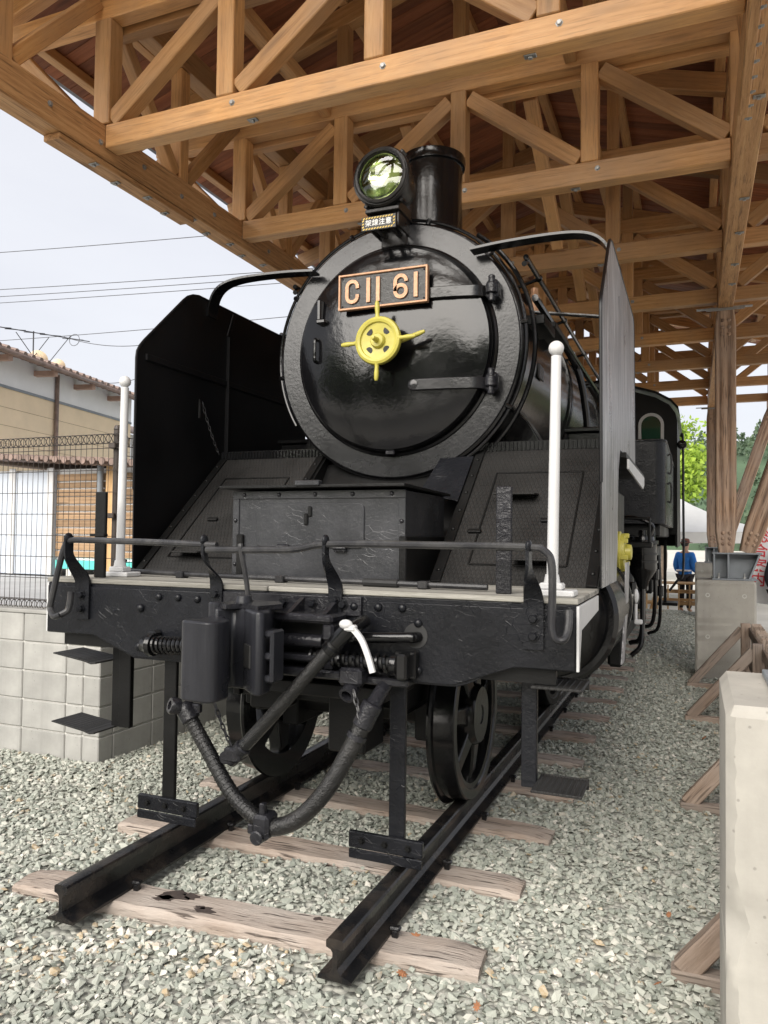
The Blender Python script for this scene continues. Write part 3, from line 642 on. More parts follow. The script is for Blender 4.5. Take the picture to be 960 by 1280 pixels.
# ================================================================ STEAM LOCOMOTIVE
loco = empty('steam_locomotive', (0, 4, 0), label='black steam locomotive with yellow handwheel, headlamp and smoke deflectors standing on the rails', cat='locomotive')
BZ = 2.47
rv = {k: rivet_mesh(r, mt) for k, r, mt in (('b', .021, 'satin'), ('s', .012, 'satin'), ('l', .011, 'lumpy'), ('m', .011, 'matte'))}
bt = bolt_mesh(.017, .022, 'satin'); bts = bolt_mesh(.011, .014, 'matte')
def part(name, mat, m, parent=None, **k): return m.build(name, mat, parent or loco, **k)
# ---- buffer beam
HW = 1.278
arcR = [(1.06, .858)]+[(1.06-.26*t, .858-.092*(3*t*t-2*t**3)) for t in (.15, .3, .45, .6, .75, .9, 1)]
arcL = [(-.74-.25*t, .766+.092*t) for t in (0, 1)]
ol = [(-HW, 1.104), (HW, 1.104), (HW, .858)]+arcR+arcL+[(-HW, .858)]
beam = part('buffer_beam', 'satin', mb().prism(ol, lambda a, b, t: (a, t, b), 0, .032), bevel=.003)
def plate(x0, x1, ols, y0=-.009): return part('beam_plate', 'satin', mb().prism(ols, lambda a, b, t: (a, t, b), y0, -.0005), beam, bevel=.003)
plate(0, 0, [(-HW+.004, 1.09), (-.315, 1.09), (-.315, .775), (-.735, .775), (-.98, .862), (-HW+.004, .862)])
plate(0, 0, [(.44, 1.085), (HW-.004, 1.085), (HW-.004, .863), (1.055, .863), (.81, .774), (.44, .774)])
part('beam_plate', 'lumpy', mb().prism([(-.29, 1.098), (.42, 1.098), (.42, 1.02), (-.29, 1.02)], lambda a, b, t: (a, t, b), -.014, -.0005), beam, bevel=.003)
for (u, v) in ((176, 760), (174, 808)): inst('rivet', rv['b'], beam, facing(py(u, v, -.0095), (0, -1, 0)))
for (u, v) in ((199, 746), (223, 747), (247, 749), (523, 779), (523, 838), (443, 758), (473, 759), (503, 760)): inst('rivet', rv['b'], beam, facing(py(u, v, -.0095), (0, -1, 0)) @ Matrix.Scale(.85, 4))
part('beam_web', 'matte', mb().box((-1.2, .032, .80), (1.2, .06, 1.09)).box((-1.22, .33, .86), (1.22, .36, 1.09)), beam)
# end plates, painted white
for s in (-1, 1): part('end_plate', 'white', mb().prism([(-.001, 1.10), (.60, 1.10), (.60, 1.035), (.07, 1.005), (.016, .86), (-.001, .86)], lambda a, b, t: (s*(HW+t), a, b), .0005, .011), beam, bevel=.002)
# deck planks
for i, (a, b) in enumerate(((-.004, .16), (.164, .33), (.334, .50), (.504, .64))):
    for (xa, xb) in ((-1.285, -.03), (-.024, 1.285)): o = timber('deck_plank', (xa, (a+b)/2, 1.1165), (xb, (a+b)/2, 1.1165), b-a, .022, 'deck', loco, c=.003)
# ---- smokebox
sb_ = mb().lathe((0, 1.385, BZ), (0, 1, 0), [(.0, .60), (.0, .765), (.010, .782), (.03, .79), (.06, .785), (.061, .772), (1.75, .772), (1.751, .785), (1.80, .785), (1.801, .75)], 96)
smokebox = part('smokebox', 'gloss', sb_)
part('smokebox_ring', 'ring', mb().lathe((0, 1.3845, BZ), (0, -1, 0), [(0, .769), (.008, .767), (.0105, .763), (.0105, .642), (.008, .638), (0, .636)], 96), smokebox, angle=18)
part('boiler', 'gloss', mb().lathe((0, 3.18, BZ), (0, 1, 0), [(0, .70), (0, .765), (5.0, .80)], 64))
for y in (3.22, 4.1, 5.0): part('boiler_band', 'gloss', mb().lathe((0, y, BZ), (0, 1, 0), [(0, .76), (0, .786), (.05, .787), (.05, .76)], 64))
door = part('smokebox_door', 'door', mb().lathe((0, 1.376, BZ), (0, -1, 0), [(0, .615), (.052, .612), (.064, .603), (.068, .590), (.073, .575), (.091, .50), (.105, .40), (.117, .28), (.124, .14), (.126, 0)], 96))
part('door_rim', 'gloss', mb().lathe((0, 1.378, BZ), (0, -1, 0), [(0, .645), (.014, .64), (.02, .628), (.014, .617), (0, .614)], 96), door)
def on_door(x, z):
    r = math.hypot(x, z-BZ); return 1.376-(.126-.14*r*r if r < .5 else (max(0, .066+(.6-r)*.24) if r < .61 else .03))
# handrail pipe round the smokebox front
pts = [(.800*math.cos(R(a)), 1.402, BZ+.800*math.sin(R(a))) for a in range(-60, 216, 4)]
pipe = part('smokebox_handrail', 'gloss', mb().tube(pts, .0105, 8))
for a in (-28, 8, 42, 75, 112, 150, 188): part('pipe_clamp', 'gloss', mb().cyl((.772*math.cos(R(a)), 1.39, BZ+.772*math.sin(R(a))), (.812*math.cos(R(a)), 1.40, BZ+.812*math.sin(R(a))), .015, n=8, c=.003), pipe)
part('conduit', 'gloss', mb().tube(smooth_path([(.835*math.cos(R(a)), 1.46, BZ+.835*math.sin(R(a))) for a in range(-50, 60, 8)], 3), .014, 8))
# hinges
for z, x0, tip in ((2.757, .15, 0), (2.228, .172, 1)):
    m = mb(); xs = [x0+(.66-x0)*i/12 for i in range(13)]
    m.tube([(x, on_door(x, z)-.016, z-.008*(x-x0)) for x in xs], 1, 4, flat=(.033, .013), up=(0, 0, 1))
    if tip: m.lathe((x0, on_door(x0, z)+.0, z), (0, -1, 0), [(0, .033), (.026, .033), (.029, .028)], 20)
    h = part('door_hinge', 'ring' if tip else 'gloss', m, door, bevel=.004)
    part('hinge_block', 'lumpy', mb().box((.585, 1.30, z-.055), (.655, 1.392, z+.055), .012).cyl((.62, 1.295, z-.075), (.62, 1.295, z+.075), .020, n=12, c=.006).cyl((.62, 1.295, z-.03), (.62, 1.295, z+.03), .034, n=12, c=.006), door)
part('door_clip', 'gloss', mb().box((-.47, 1.255, 2.66), (-.44, 1.32, 2.80), .008).box((-.47, 1.245, 2.645), (-.405, 1.285, 2.675), .008), door)
part('door_grip', 'gloss', mb().tube(smooth_path([(-.476, 1.30, 2.555), (-.476, 1.255, 2.55), (-.476, 1.25, 2.50), (-.476, 1.25, 2.45), (-.476, 1.255, 2.42), (-.476, 1.30, 2.415)], 5), .011, 8), door)
part('door_latch', 'lumpy', mb().box((-.03, 1.318, 1.835), (.03, 1.378, 1.862), .006), door)
# ---- number plate C11 61
pl = part('number_plate', 'plate', mb().box((-.290, 1.213, 2.702), (.262, 1.232, 2.901), .003), door)
fr = mb()
for lo, hi in (((-.296, 1.201, 2.694), (.268, 1.2335, 2.707)), ((-.296, 1.201, 2.896), (.268, 1.2335, 2.909))): fr.box(lo, hi, .003)
for lo, hi in (((-.2965, 1.2005, 2.6935), (-.284, 1.234, 2.9095)), ((.2555, 1.2005, 2.6935), (.2685, 1.234, 2.9095))): fr.box(lo, hi, .003)
part('plate_border', 'brass', fr, door)
for x in (-.2, .15): part('plate_bracket', 'gloss', mb().box((x-.02, 1.232, 2.75), (x+.02, 1.30, 2.80), .003), door)
def stroke(pts, w, y0=1.243, t=.013): return mb().tube([(x, y0-t/2+.001, z) for x, z in pts], 1, 4, flat=(w/2, t/2), up=(.3, 0, .95))
zc, hh = 2.8015, .062
def flatstroke(pts, w):
    """2-D ribbon in the plate's plane, with depth"""
    P = [Vector((p[0], 0, p[1])) for p in pts]; L, Rr = [], []
    for i in range(len(P)):
        t = (P[min(i+1, len(P)-1)]-P[max(i-1, 0)]).normalized(); nn = Vector((-t.z, 0, t.x)); L.append(P[i]+nn*w/2); Rr.append(P[i]-nn*w/2)
    o = [(p.x, p.z) for p in L]+[(p.x, p.z) for p in reversed(Rr)]
    m = mb()
    for i in range(len(P)-1):
        q = [(L[i].x, L[i].z), (L[i+1].x, L[i+1].z), (Rr[i+1].x, Rr[i+1].z), (Rr[i].x, Rr[i].z)]; m.prism(q, lambda a, b, t: (a, t, b), 1.202, 1.2135)
    return m
sw = .021
def stad(cx, w, a0, a1, top=True, n=18):
    pass
cw = .034
def cpath(cx):
    up_ = arc(cx, zc+hh-cw, cw, 12, 180, 10); dn = arc(cx, zc-hh+cw, cw, 180, 348, 10); return [(cx+cw, zc+.018)]+up_+dn+[(cx+cw, zc-.018)]
glyphs = [flatstroke(cpath(-.206), sw)]
for x in (-.102, -.040): glyphs.append(flatstroke([(x, zc-hh-.01), (x, zc+hh+.01)], sw*1.08))
six = [(.103+cw, zc+.026)]+arc(.103, zc+hh-cw, cw, 15, 180, 10)+arc(.103, zc-hh+cw, cw, 180, 540, 24); glyphs.append(flatstroke(six, sw))
glyphs.append(flatstroke([(.196, zc-hh-.01), (.196, zc+hh+.01)], sw*1.08))
for g_ in glyphs: part('plate_character', 'brass', g_, door)
for (x, z) in ((-.272, 2.719), (.244, 2.719), (-.272, 2.885), (.244, 2.885)): inst('rivet', rv['s'], door, facing((x, 1.213, z), (0, -1, 0)) @ Matrix.Scale(.5, 4))
# ---- yellow handwheel
HYc = 1.115
hw_ = mb(); n = 48
hw_.lathe((0, HYc+.03, BZ), (0, -1, 0), [(0, .125), (.006, .138), (.022, .142), (.038, .136), (.044, .122), (.040, .108), (.028, .104), (.022, .045), (.035, .043), (.045, .036), (.045, .0)], n)
wheel = part('handwheel', 'yellow', hw_)
for a in (45, 135, 225, 315): part('wheel_hole', 'rubber', mb().lathe((.077*math.cos(R(a)), HYc+.008, BZ+.077*math.sin(R(a))), (0, -1, 0), [(-.01, .021), (.004, .0215), (.004, .0)], 16), wheel)
def handle(a, off=0, y=0):
    d = Vector((math.cos(R(a)), 0, math.sin(R(a)))); c = Vector((0, HYc+.005+y, BZ)); o = Vector((0, 0, off))
    return mb().lathe(c+d*.125+o, d, [(0, .019), (.012, .014), (.03, .0115), (.06, .0145), (.09, .0135), (.105, .009), (.108, 0)], 12, (0, 1, 0))
for a in (92, 182, 268, 2): part('wheel_handle', 'yellow', handle(a), wheel)
part('wheel_handle', 'yellow', mb().lathe((.10, HYc+.05, BZ-.01), (.96, 0, .30), [(0, .013), (.05, .012), (.10, .0145), (.15, .0135), (.175, .009), (.178, 0)], 12), wheel)
part('wheel_spindle', 'yellow', mb().lathe((0, 1.31, BZ), (0, -1, 0), [(0, .03), (.15, .03), (.20, .018), (.24, .014), (.27, .010), (.272, 0)], 14), wheel)
part('spindle_boss', 'gloss', mb().lathe((0, 1.262, BZ), (0, -1, 0), [(0, .09), (.012, .085), (.02, .05), (.05, .045), (.05, 0)], 24), door)
# ---- headlamp
HL = Vector((-.01, 1.16, 3.445))
lampo = part('headlamp', 'lampbody', mb().lathe(HL, (0, 1, 0), [(.0, .140), (-.012, .150), (-.012, .168), (.0, .177), (.03, .177), (.045, .165), (.05, .155), (.16, .150), (.22, .135), (.27, .09), (.285, 0)], 48, cap=False))
part('lamp_rim', 'lampbody', mb().lathe(HL+Vector((0, -.014, 0)), (0, 1, 0), [(-.010, .142), (-.014, .152), (-.010, .162), (0, .164), (.004, .140), (-.010, .142)], 48, cap=False), lampo)
part('lamp_glass', 'glass', mb().lathe(HL+Vector((0, .004, 0)), (0, -1, 0), [(0, .141), (.003, .139), (.012, .11), (.02, .06), (.023, 0)], 48, cap=False), lampo)
part('lamp_reflector', 'mirror', mb().lathe(HL+Vector((0, .006, 0)), (0, 1, 0), [(0, .1395), (.012, .125), (.028, .095), (.040, .06), (.046, .03), (.048, 0)], 40, cap=False), lampo)
for a in (40, -35, 140, 215): part('lamp_latch', 'lampbody', mb().box((-.012, .02, .165), (.012, .075, .195), .004, Matrix.Translation(HL) @ Matrix.Rotation(R(a), 4, 'Y')), lampo)
part('lamp_bracket', 'lampbody', mb().box((-.115, 1.17, 3.245), (.10, 1.44, 3.268), .004).box((-.11, 1.20, 3.16), (-.095, 1.40, 3.32), .003).box((.075, 1.20, 3.16), (.09, 1.40, 3.32), .003).box((-.09, 1.36, 3.10), (.08, 1.42, 3.28), .01).cyl((-.01, 1.3, 3.24), (-.01, 1.3, 3.31), .06, .05, n=16), lampo)
# overhead line warning plate
WPc = Vector((-.012, 1.135, 3.165)); ww, wh = .108, .041
wp = part('warning_plate', 'plate', mb().box((WPc.x-ww, WPc.y, WPc.z-wh), (WPc.x+ww, WPc.y+.012, WPc.z+wh), .002), lampo)
stripes = mb(); k = 0
M['sign_yellow'] = plain('sign_yellow', (.72, .50, .10), .5, 0, .1); M['sign_white'] = plain('sign_white', (.8, .8, .78), .5, 0, .03)
def dash(x0, z0, x1, z1, sh): stripes.prism([(x0, z0), (x0+.009, z0), (x0+.009+sh, z1), (x0+sh, z1)], lambda a, b, t: (WPc.x+a, WPc.y+t, WPc.z+b), -.002, .0005)
xx = -ww+.008
while xx < ww-.02:
    dash(xx, wh-.014, 0, wh-.005, .007); dash(xx, -wh+.005, 0, -wh+.014, .007); xx += .0175
for sgn in (-1, 1):
    for zz in (-.018, 0, .018): stripes.prism([(sgn*(ww-.011)-.005, zz-.006), (sgn*(ww-.011)+.005, zz-.001), (sgn*(ww-.011)+.005, zz+.007), (sgn*(ww-.011)-.005, zz+.002)], lambda a, b, t: (WPc.x+a, WPc.y+t, WPc.z+b), -.002, .0005)
part('warning_stripes', 'sign_yellow', stripes, lampo)
def text(name, body, size, mat, parent, mw, ext=.001, vertical=False):
    cu = bpy.data.curves.new(name, 'FONT'); cu.body = body; cu.size = size; cu.extrude = ext; cu.align_x = 'CENTER'; cu.align_y = 'CENTER'; cu.resolution_u = 3
    if vertical: cu.space_line = 1.0
    cu.offset = size*.012
    tmp = bpy.data.objects.new(name, cu); COL.objects.link(tmp); dg = bpy.context.evaluated_depsgraph_get(); me = bpy.data.meshes.new_from_object(tmp.evaluated_get(dg)); COL.objects.unlink(tmp); bpy.data.objects.remove(tmp)
    me.materials.clear(); me.materials.append(M[mat]); o = bpy.data.objects.new(name, me); return link(o, parent, mw)
RX90 = Matrix.Rotation(R(90), 4, 'X')
for i, ch in enumerate('架線注意'): text('warning_character', ch, .040, 'sign_white', lampo, Matrix.Translation((WPc.x-.063+.042*i, WPc.y-.0012, WPc.z)) @ RX90)
part('sign_bracket', 'lampbody', mb().box((WPc.x-.06, WPc.y+.012, WPc.z-.01), (WPc.x-.03, 1.38, WPc.z+.015), .003).box((WPc.x+.03, WPc.y+.012, WPc.z-.01), (WPc.x+.06, 1.38, WPc.z+.015), .003), lampo)
# ---- chimney
part('chimney', 'gloss', mb().lathe((0, 2.06, 3.14), (0, 0, 1), [(0, .31), (.05, .27), (.10, .235), (.16, .212), (.55, .203), (.745, .206), (.75, .222), (.785, .226), (.815, .222), (.822, .205), (.78, .185), (.3, .17)], 48, (0, 1, 0)))
# ---- domes, pipes and fittings on the boiler
part('steam_dome', 'gloss', mb().lathe((0, 4.35, 3.1), (0, 0, 1), [(0, .50), (.1, .42), (.2, .38), (.42, .37), (.52, .33), (.58, .2), (.6, 0)], 32, (0, 1, 0)))
part('sand_dome', 'gloss', mb().lathe((0, 3.3, 3.1), (0, 0, 1), [(0, .46), (.12, .36), (.36, .34), (.46, .28), (.5, .12), (.51, 0)], 32, (0, 1, 0)))
part('feed_pipe', 'gloss', mb().tube(smooth_path([(.35, 3.3, 3.2), (.6, 3.4, 3.05), (.78, 3.5, 2.75), (.84, 3.6, 2.4), (.85, 3.7, 2.0)], 6), .03, 10))
for s in (-1, 1):
    p = [(s*.76, 1.50, 2.95), (s*.765, 1.60, 2.99), (s*.77, 1.75, 2.99), (s*.77, 4.5, 2.99), (s*.77, 7.4, 2.99)]
    hr = part('boiler_handrail', 'gloss', mb().tube(smooth_path(p, 4), .016, 8))
    for y in (1.9, 2.9, 4.0, 5.2, 6.4): part('rail_stanchion', 'gloss', mb().cyl((s*.60, y, 2.99-.05), (s*.785, y, 2.99), .012, n=8).sphere((s*.77, y, 2.99), .024, 10), hr)
    part('side_pipe', 'gloss', mb().tube([(s*.80, 1.62, 2.78), (s*.81, 4.0, 2.76), (s*.81, 6.5, 2.75)], .022, 8))
    part('pipe_shelf', 'matte', mb().box((min(s*.70, s*.86), 2.0, 2.70), (max(s*.70, s*.86), 2.55, 2.735), .004))
    # saddle knee and running board behind the apron
    part('saddle_knee', 'gloss', mb().prism([(.50, 1.86), (.86, 1.86), (.74, 2.06), (.66, 2.14)], lambda a, b, t: (s*a, t, b), 1.74, 1.92), bevel=.006)
    part('running_board', 'matte', mb().box((min(s*.70, s*1.33), 1.52, 1.80), (max(s*.70, s*1.33), 3.1, 1.83), .003))
    part('board_edge', 'white', mb().prism([(1.50, 1.79), (2.85, 1.79), (2.85, 1.735), (2.74, 1.70), (1.50, 1.735)], lambda a, b, t: (s*(1.335+t), a, b), 0, .012), bevel=.002)
    part('mechanical_lubricator', 'gloss', mb().box((min(s*.92, s*1.2), 2.1, 1.83), (max(s*.92, s*1.2), 2.75, 2.03), .01).box((min(s*.90, s*1.22), 2.08, 2.03), (max(s*.90, s*1.22), 2.77, 2.06), .006))
part('works_plate', 'plate', mb().box((-.075, -.006, -.045), (.075, .006, .045), .003, Matrix.Translation((.775, 1.95, 2.40)) @ Matrix.Rotation(R(90), 4, 'Z')), smokebox)
part('smokebox_bracket', 'matte', mb().box((.70, 1.62, 2.62), (.86, 1.98, 2.68), .006), smokebox)
part('valve_rod', 'gloss', mb().tube([(-.86, 1.50, 2.68), (-.78, 1.45, 2.64)], .013, 8), smokebox)
part('saddle', 'matte', mb().box((-.55, 1.6, .95), (.55, 2.7, 1.78), .02))
# gold maker-like fitting glimpsed beside the boiler
part('brass_valve', 'brass', mb().lathe((.52, 3.02, 3.06), (0, 0, 1), [(0, .05), (.02, .06), (.16, .05), (.2, .03), (.24, .03), (.25, 0)], 14))
# ---- sloping apron plates
def apron(a, t, n=0):  # along the slope t 0..1
    return (a, .625+.83*t, 1.13+.72*t)
for s in (-1, 1):
    f0, f1 = .50, 1.285
    m = mb(); v = []
    ap = part('apron_plate', 'checker', mb().add([apron(s*f0, 0), apron(s*f1, 0), apron(s*f1, 1), apron(s*f0, 1)]+[(x, y+.02, z-.016) for x, y, z in (apron(s*f0, 0), apron(s*f1, 0), apron(s*f1, 1), apron(s*f0, 1))], [(0, 1, 2, 3), (7, 6, 5, 4), (0, 4, 5, 1), (1, 5, 6, 2), (2, 6, 7, 3), (3, 7, 4, 0)]))
    nrm = Vector((0, -.655, .755))
    def strip(x, t0, t1, w=.05, th=.012):
        return mb().bar(Vector(apron(s*x, t0))+nrm*th*.5, Vector(apron(s*x, t1))+nrm*th*.5, w, th, nrm, .002)
    for x in (f0+.025, f1-.03):
        st = part('edge_strip', 'matte', strip(x, 0, .995), ap)
        for q in range(7): inst('rivet', rv['m'], ap, facing(Vector(apron(s*x, .07+.14*q))+nrm*.012, nrm))
    # hatch in the apron
    hx0, hx1, t0, t1 = .66, 1.13, .12, .80
    hm = mb()
    for (xa, ta, xb, tb) in ((hx0, t0, hx1, t0), (hx1, t0, hx1, t1), (hx1, t1, hx0, t1), (hx0, t1, hx0, t0)): hm.bar(Vector(apron(s*xa, ta))+nrm*.003, Vector(apron(s*xb, tb))+nrm*.003, .009, .006, nrm, .001)
    part('hatch_frame', 'matte', hm, ap)
    for (xa, xb, tt) in ((.70, .92, .60), (.88, 1.06, .14)):
        a, b = Vector(apron(s*xa, tt)), Vector(apron(s*xb, tt)); m = mb()
        m.box((min(a.x, b.x), a.y-.085, a.z+.012), (max(a.x, b.x), a.y+.03, a.z+.022), .003); m.box((min(a.x, b.x)+.01, a.y-.0, a.z-.05), (min(a.x, b.x)+.02, a.y+.03, a.z+.012), .002)
        part('apron_step', 'checker', m, ap)
    for (xx, tt) in ((1.0, .42), (.64, .34)): part('hatch_latch', 'matte', mb().box((-.035, -.012, 0), (.035, .012, .018), .004, Matrix.Translation(apron(s*xx, tt)) @ nrm.to_track_quat('Z', 'Y').to_matrix().to_4x4()), ap)
    # ribbed top strip
    part('top_strip', 'gloss', mb().box((min(s*.5, s*1.285), 1.452, 1.848), (max(s*.5, s*1.285), 1.462, 1.905), .002), ap)
    rb = mb(); x = .52
    while x < 1.28: rb.box((s*x-.004, 1.444, 1.853), (s*x+.004, 1.453, 1.900), .001); x += .024
    part('top_strip_ribs', 'gloss', rb, ap)['kind'] = 'stuff'
    part('apron_top', 'matte', mb().box((min(s*.5, s*1.285), 1.462, 1.835), (max(s*.5, s*1.285), 1.62, 1.85)), ap)
    # cheek plate beside the recess
    part('cheek_plate', 'matte', mb().prism([(.64, 1.125), (1.45, 1.84), (1.52, 1.84), (1.52, 1.125)], lambda a, b, t: (s*(.498-t), a, b), 0, .012), ap)
    if s > 0: part('gusset_plate', 'satin', mb().prism([(0, .55), (.0, .93), (-.20, .93), (-.24, .62)], lambda a, b, t: tuple(Vector(apron(s*(.50+a), b))+nrm*(.016+t)), 0, .008), ap, bevel=.002)
part('recess_plate', 'matte', mb().add([(-.49, 1.0, 1.12), (.49, 1.0, 1.12), (.49, 1.48, 1.80), (-.49, 1.48, 1.80)]+[(-.49, 1.02, 1.12), (.49, 1.02, 1.12), (.49, 1.5, 1.80), (-.49, 1.5, 1.80)], [(0, 1, 2, 3), (7, 6, 5, 4), (0, 4, 5, 1), (1, 5, 6, 2), (2, 6, 7, 3), (3, 7, 4, 0)]))
# ---- tool box in front of the smokebox
tb = part('tool_box', 'box_sheen', mb().box((-.485, .42, 1.130), (.445, 1.0, 1.565), .004))
part('box_lid', 'matte', mb().prism([(.35, 1.578), (1.05, 1.567), (1.05, 1.580), (.35, 1.592)], lambda a, b, t: (t, a, b), -.53, .465), tb, bevel=.002)
part('lid_hinge', 'box_sheen', mb().box((-.095, .338, 1.586), (.035, .38, 1.612), .004), tb)
for lo, hi in (((-.488, .412, 1.528), (.448, .4205, 1.567)), ((-.488, .412, 1.128), (-.452, .4205, 1.5275)), ((.412, .412, 1.128), (.448, .4205, 1.5275)), ((-.4515, .412, 1.128), (.4115, .4205, 1.15))): part('edge_angle', 'box_sheen', mb().box(lo, hi, .002), tb)
for i in range(5): inst('rivet', rv['l'], tb, facing((-.42+.2*i, .412, 1.548), (0, -1, 0)))
for z in (1.2, 1.42):
    for x in (-.47, .43): inst('rivet', rv['l'], tb, facing((x, .412, z), (0, -1, 0)))
part('box_door', 'box_sheen', mb().prism(arc(-.32, 1.32, .03, 180, 270, 4)+arc(.21, 1.32, .03, 270, 360, 4)+arc(.21, 1.475, .03, 0, 90, 4)+arc(-.32, 1.475, .03, 90, 180, 4), lambda a, b, t: (a, t, b), .4115, .4205), tb, bevel=.003)
for x in (-.19, .12): part('door_hinge', 'lumpy', mb().box((x-.033, .398, 1.272), (x+.033, .414, 1.305), .004).cyl((x-.033, .398, 1.29), (x+.033, .398, 1.29), .008, n=8), tb)
part('hasp', 'matte', mb().box((-.055, .402, 1.44), (-.035, .412, 1.49), .004).box((-.075, .400, 1.40), (-.055, .41, 1.455), .004), tb)
# ---- smoke deflectors
def defl_outline():
    c = [(.62, 1.13), (.615, 1.6), (.61, 2.36)]+[(.615, 2.40), (.635, 2.435), (.67, 2.475)]+[(1.02, 2.815), (1.06, 2.848), (1.11, 2.872), (1.17, 2.885)]
    h = [(1.415+.020*math.sin(R(a)), 2.80+.034*math.cos(R(a))) for a in range(0, 361, 30)]
    c += [(1.415, 2.888)]+h+[(1.4151, 2.888)]
    c += [(2.56, 2.885), (2.62, 2.875), (2.655, 2.84), (2.66, 2.80), (2.64, 1.84), (1.50, 1.84), (1.40, 1.72), (1.30, 1.13)]
    return c
for s in (-1, 1):
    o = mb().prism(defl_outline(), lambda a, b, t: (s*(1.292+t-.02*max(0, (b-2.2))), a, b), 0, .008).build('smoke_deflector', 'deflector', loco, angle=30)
    o.data.materials.append(M['scuff_sheen'])  # outward face carries the painted sky sheen and scuffs
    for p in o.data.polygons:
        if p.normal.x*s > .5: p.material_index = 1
    X = s*1.292
    rim = [(y, z) for y, z in defl_outline() if not (1.37 < y < 1.45)]
    rim = rim[1:rim.index((2.64, 1.84))+1]
    part('rim_bead', 'deflector', mb().tube([(s*(1.296-.02*max(0, z-2.2)), y, z) for y, z in rim], .008, 6), o)
    part('stiffener', 'deflector', mb().box((min(X, X-s*.03), 1.50, 1.88), (max(X, X-s*.03), 1.508, 2.70), .001).bar((X-s*.014, 1.504, 2.70), (X-s*.024, 1.56, 2.87), .008, .03), o)
    part('stiffener', 'deflector', mb().box((min(X, X-s*.016), .68, 2.36), (max(X, X-s*.016), 2.6, 2.40), .003), o)
    ch = mb(); chain(ch, (X-s*.02, 1.22, 2.20), (X-s*.03, 1.40, 1.88), .02); part('safety_chain', 'handrail', ch, o)
    part('chain_slot', 'rubber', mb().box((min(X-s*.001, X-s*.006), 1.205, 2.10), (max(X-s*.001, X-s*.006), 1.225, 2.22), .001), o)
    arch_ = [(s*.50, 1.30, 2.985), (s*.7, 1.30, 3.0), (s*.95, 1.30, 3.005), (s*1.10, 1.30, 2.995), (s*1.19, 1.30, 2.965), (s*1.245, 1.305, 2.91), (s*1.272, 1.31, 2.83), (s*1.276, 1.31, 2.78)]
    part('deflector_stay', 'gloss', mb().tube(smooth_path(arch_, 5), 1, 4, flat=(.048, .007), up=(0, 1, 0)), o)
    part('deflector_stay', 'gloss', mb().tube([(s*.62, 2.4, 2.93), (s*1.278, 2.4, 2.82)], 1, 4, flat=(.03, .005), up=(0, 1, 0)), o)
# ---- white marker poles
for (x, y, tx) in ((-1.045, .235, .006), (1.172, .10, .012)):
    zt = 2.085 if x > 0 else 2.13
    p = part('marker_pole', 'white', mb().cyl((x, y, 1.13), (x+tx, y, zt-.03), .0225, .0195, n=16)); part('pole_ball', 'white', mb().sphere((x+tx, y, zt), .030, 16), p)
    part('pole_foot', 'white', mb().box((x-.07, y-.055, 1.128), (x+.09, y+.055, 1.152), .005).box((x-.045, y-.035, 1.152), (x+.045, y+.035, 1.178), .006).cyl((x, y, 1.178), (x, y, 1.21), .032, .026, n=14), p)
# ---- lamp irons: two upright flat bars
for x, mt, w in ((-1.045, 'matte', .066), (.985, 'lumpy', .062)):
    part('lamp_iron', mt, mb().box((x-w/2, .085, 1.128), (x+w/2, .105, 1.552), .004).box((x-w/2-.02, .075, 1.33 if x < 0 else 1.30), (x+w/2+.004, .1055, 1.345 if x < 0 else 1.315), .003), bevel=0)
# ---- front handrail with twisted brackets and uncoupling lever
hy = -.115
hb = part('front_handrail', 'handrail', mb().tube(smooth_path([(-1.06, hy-.02, .965), (-1.10, hy-.02, .955), (-1.145, hy, .985), (-1.14, hy, 1.03), (-1.10, hy, 1.18), (-1.065, hy, 1.285), (-1.03, hy, 1.312), (-.9, hy, 1.314), (-.5, hy, 1.309), (-.215, hy, 1.302)], 6), .0145, 10).tube(smooth_path([(-1.06, hy-.02, .965), (-1.035, hy, .99), (-1.03, hy+.01, 1.07)], 5), .0145, 10))
hb2 = part('front_handrail', 'handrail', mb().tube(smooth_path([(-.245, hy-.03, 1.282), (0, hy-.03, 1.286), (.18, hy-.03, 1.292), (.28, hy, 1.312), (.45, hy, 1.318), (.8, hy, 1.317), (1.12, hy, 1.316), (1.185, hy, 1.300), (1.208, hy, 1.25), (1.210, hy, 1.1), (1.210, hy, 1.03), (1.222, hy, .992), (1.25, hy+.01, .99), (1.262, hy+.03, 1.03), (1.262, hy+.05, 1.09)], 6), .0145, 10))
def bracket(x, z0=.945, z1=1.335, tw=1, w=.066):
    m = mb(); P = []; N = 22; V = []; F = []
    for i in range(N+1):
        t = i/N; z = z0+(z1-z0)*t; k = max(0, min(1, (t-.42)/.4)); k = k*k*(3-2*k); a = tw*k*math.pi/2*.95; y = -.016-.098*k
        ww = w*(1-.45*k); dx, dy = math.cos(a)*ww/2, math.sin(a)*ww/2; nx_, ny_ = -math.sin(a)*.0065, math.cos(a)*.0065
        V += [(x-dx-nx_, y-dy-ny_, z), (x+dx-nx_, y+dy-ny_, z), (x+dx+nx_, y+dy+ny_, z), (x-dx+nx_, y-dy+ny_, z)]
    for i in range(N):
        for k in range(4): F.append((i*4+k, i*4+(k+1) % 4, i*4+4+(k+1) % 4, i*4+4+k))
    F += [(0, 1, 2, 3), tuple(N*4+k for k in range(4))]
    m.add(V, F); m.sphere((x, -.114, z1-.012), .026, 12, (.5, 1, 1)); o = part('rail_bracket', 'satin', m, angle=50)
    for z in (z0+.05, z0+.115): inst('bolt', bt, o, facing((x, -.022, z), (0, -1, 0)))
    return o
bracket(-1.045, .935, 1.335, 1, .085); bracket(-.28, .97, 1.335, -1, .062); bracket(.305, .97, 1.34, 1, .062); bracket(1.125, .935, 1.33, 1, .075)
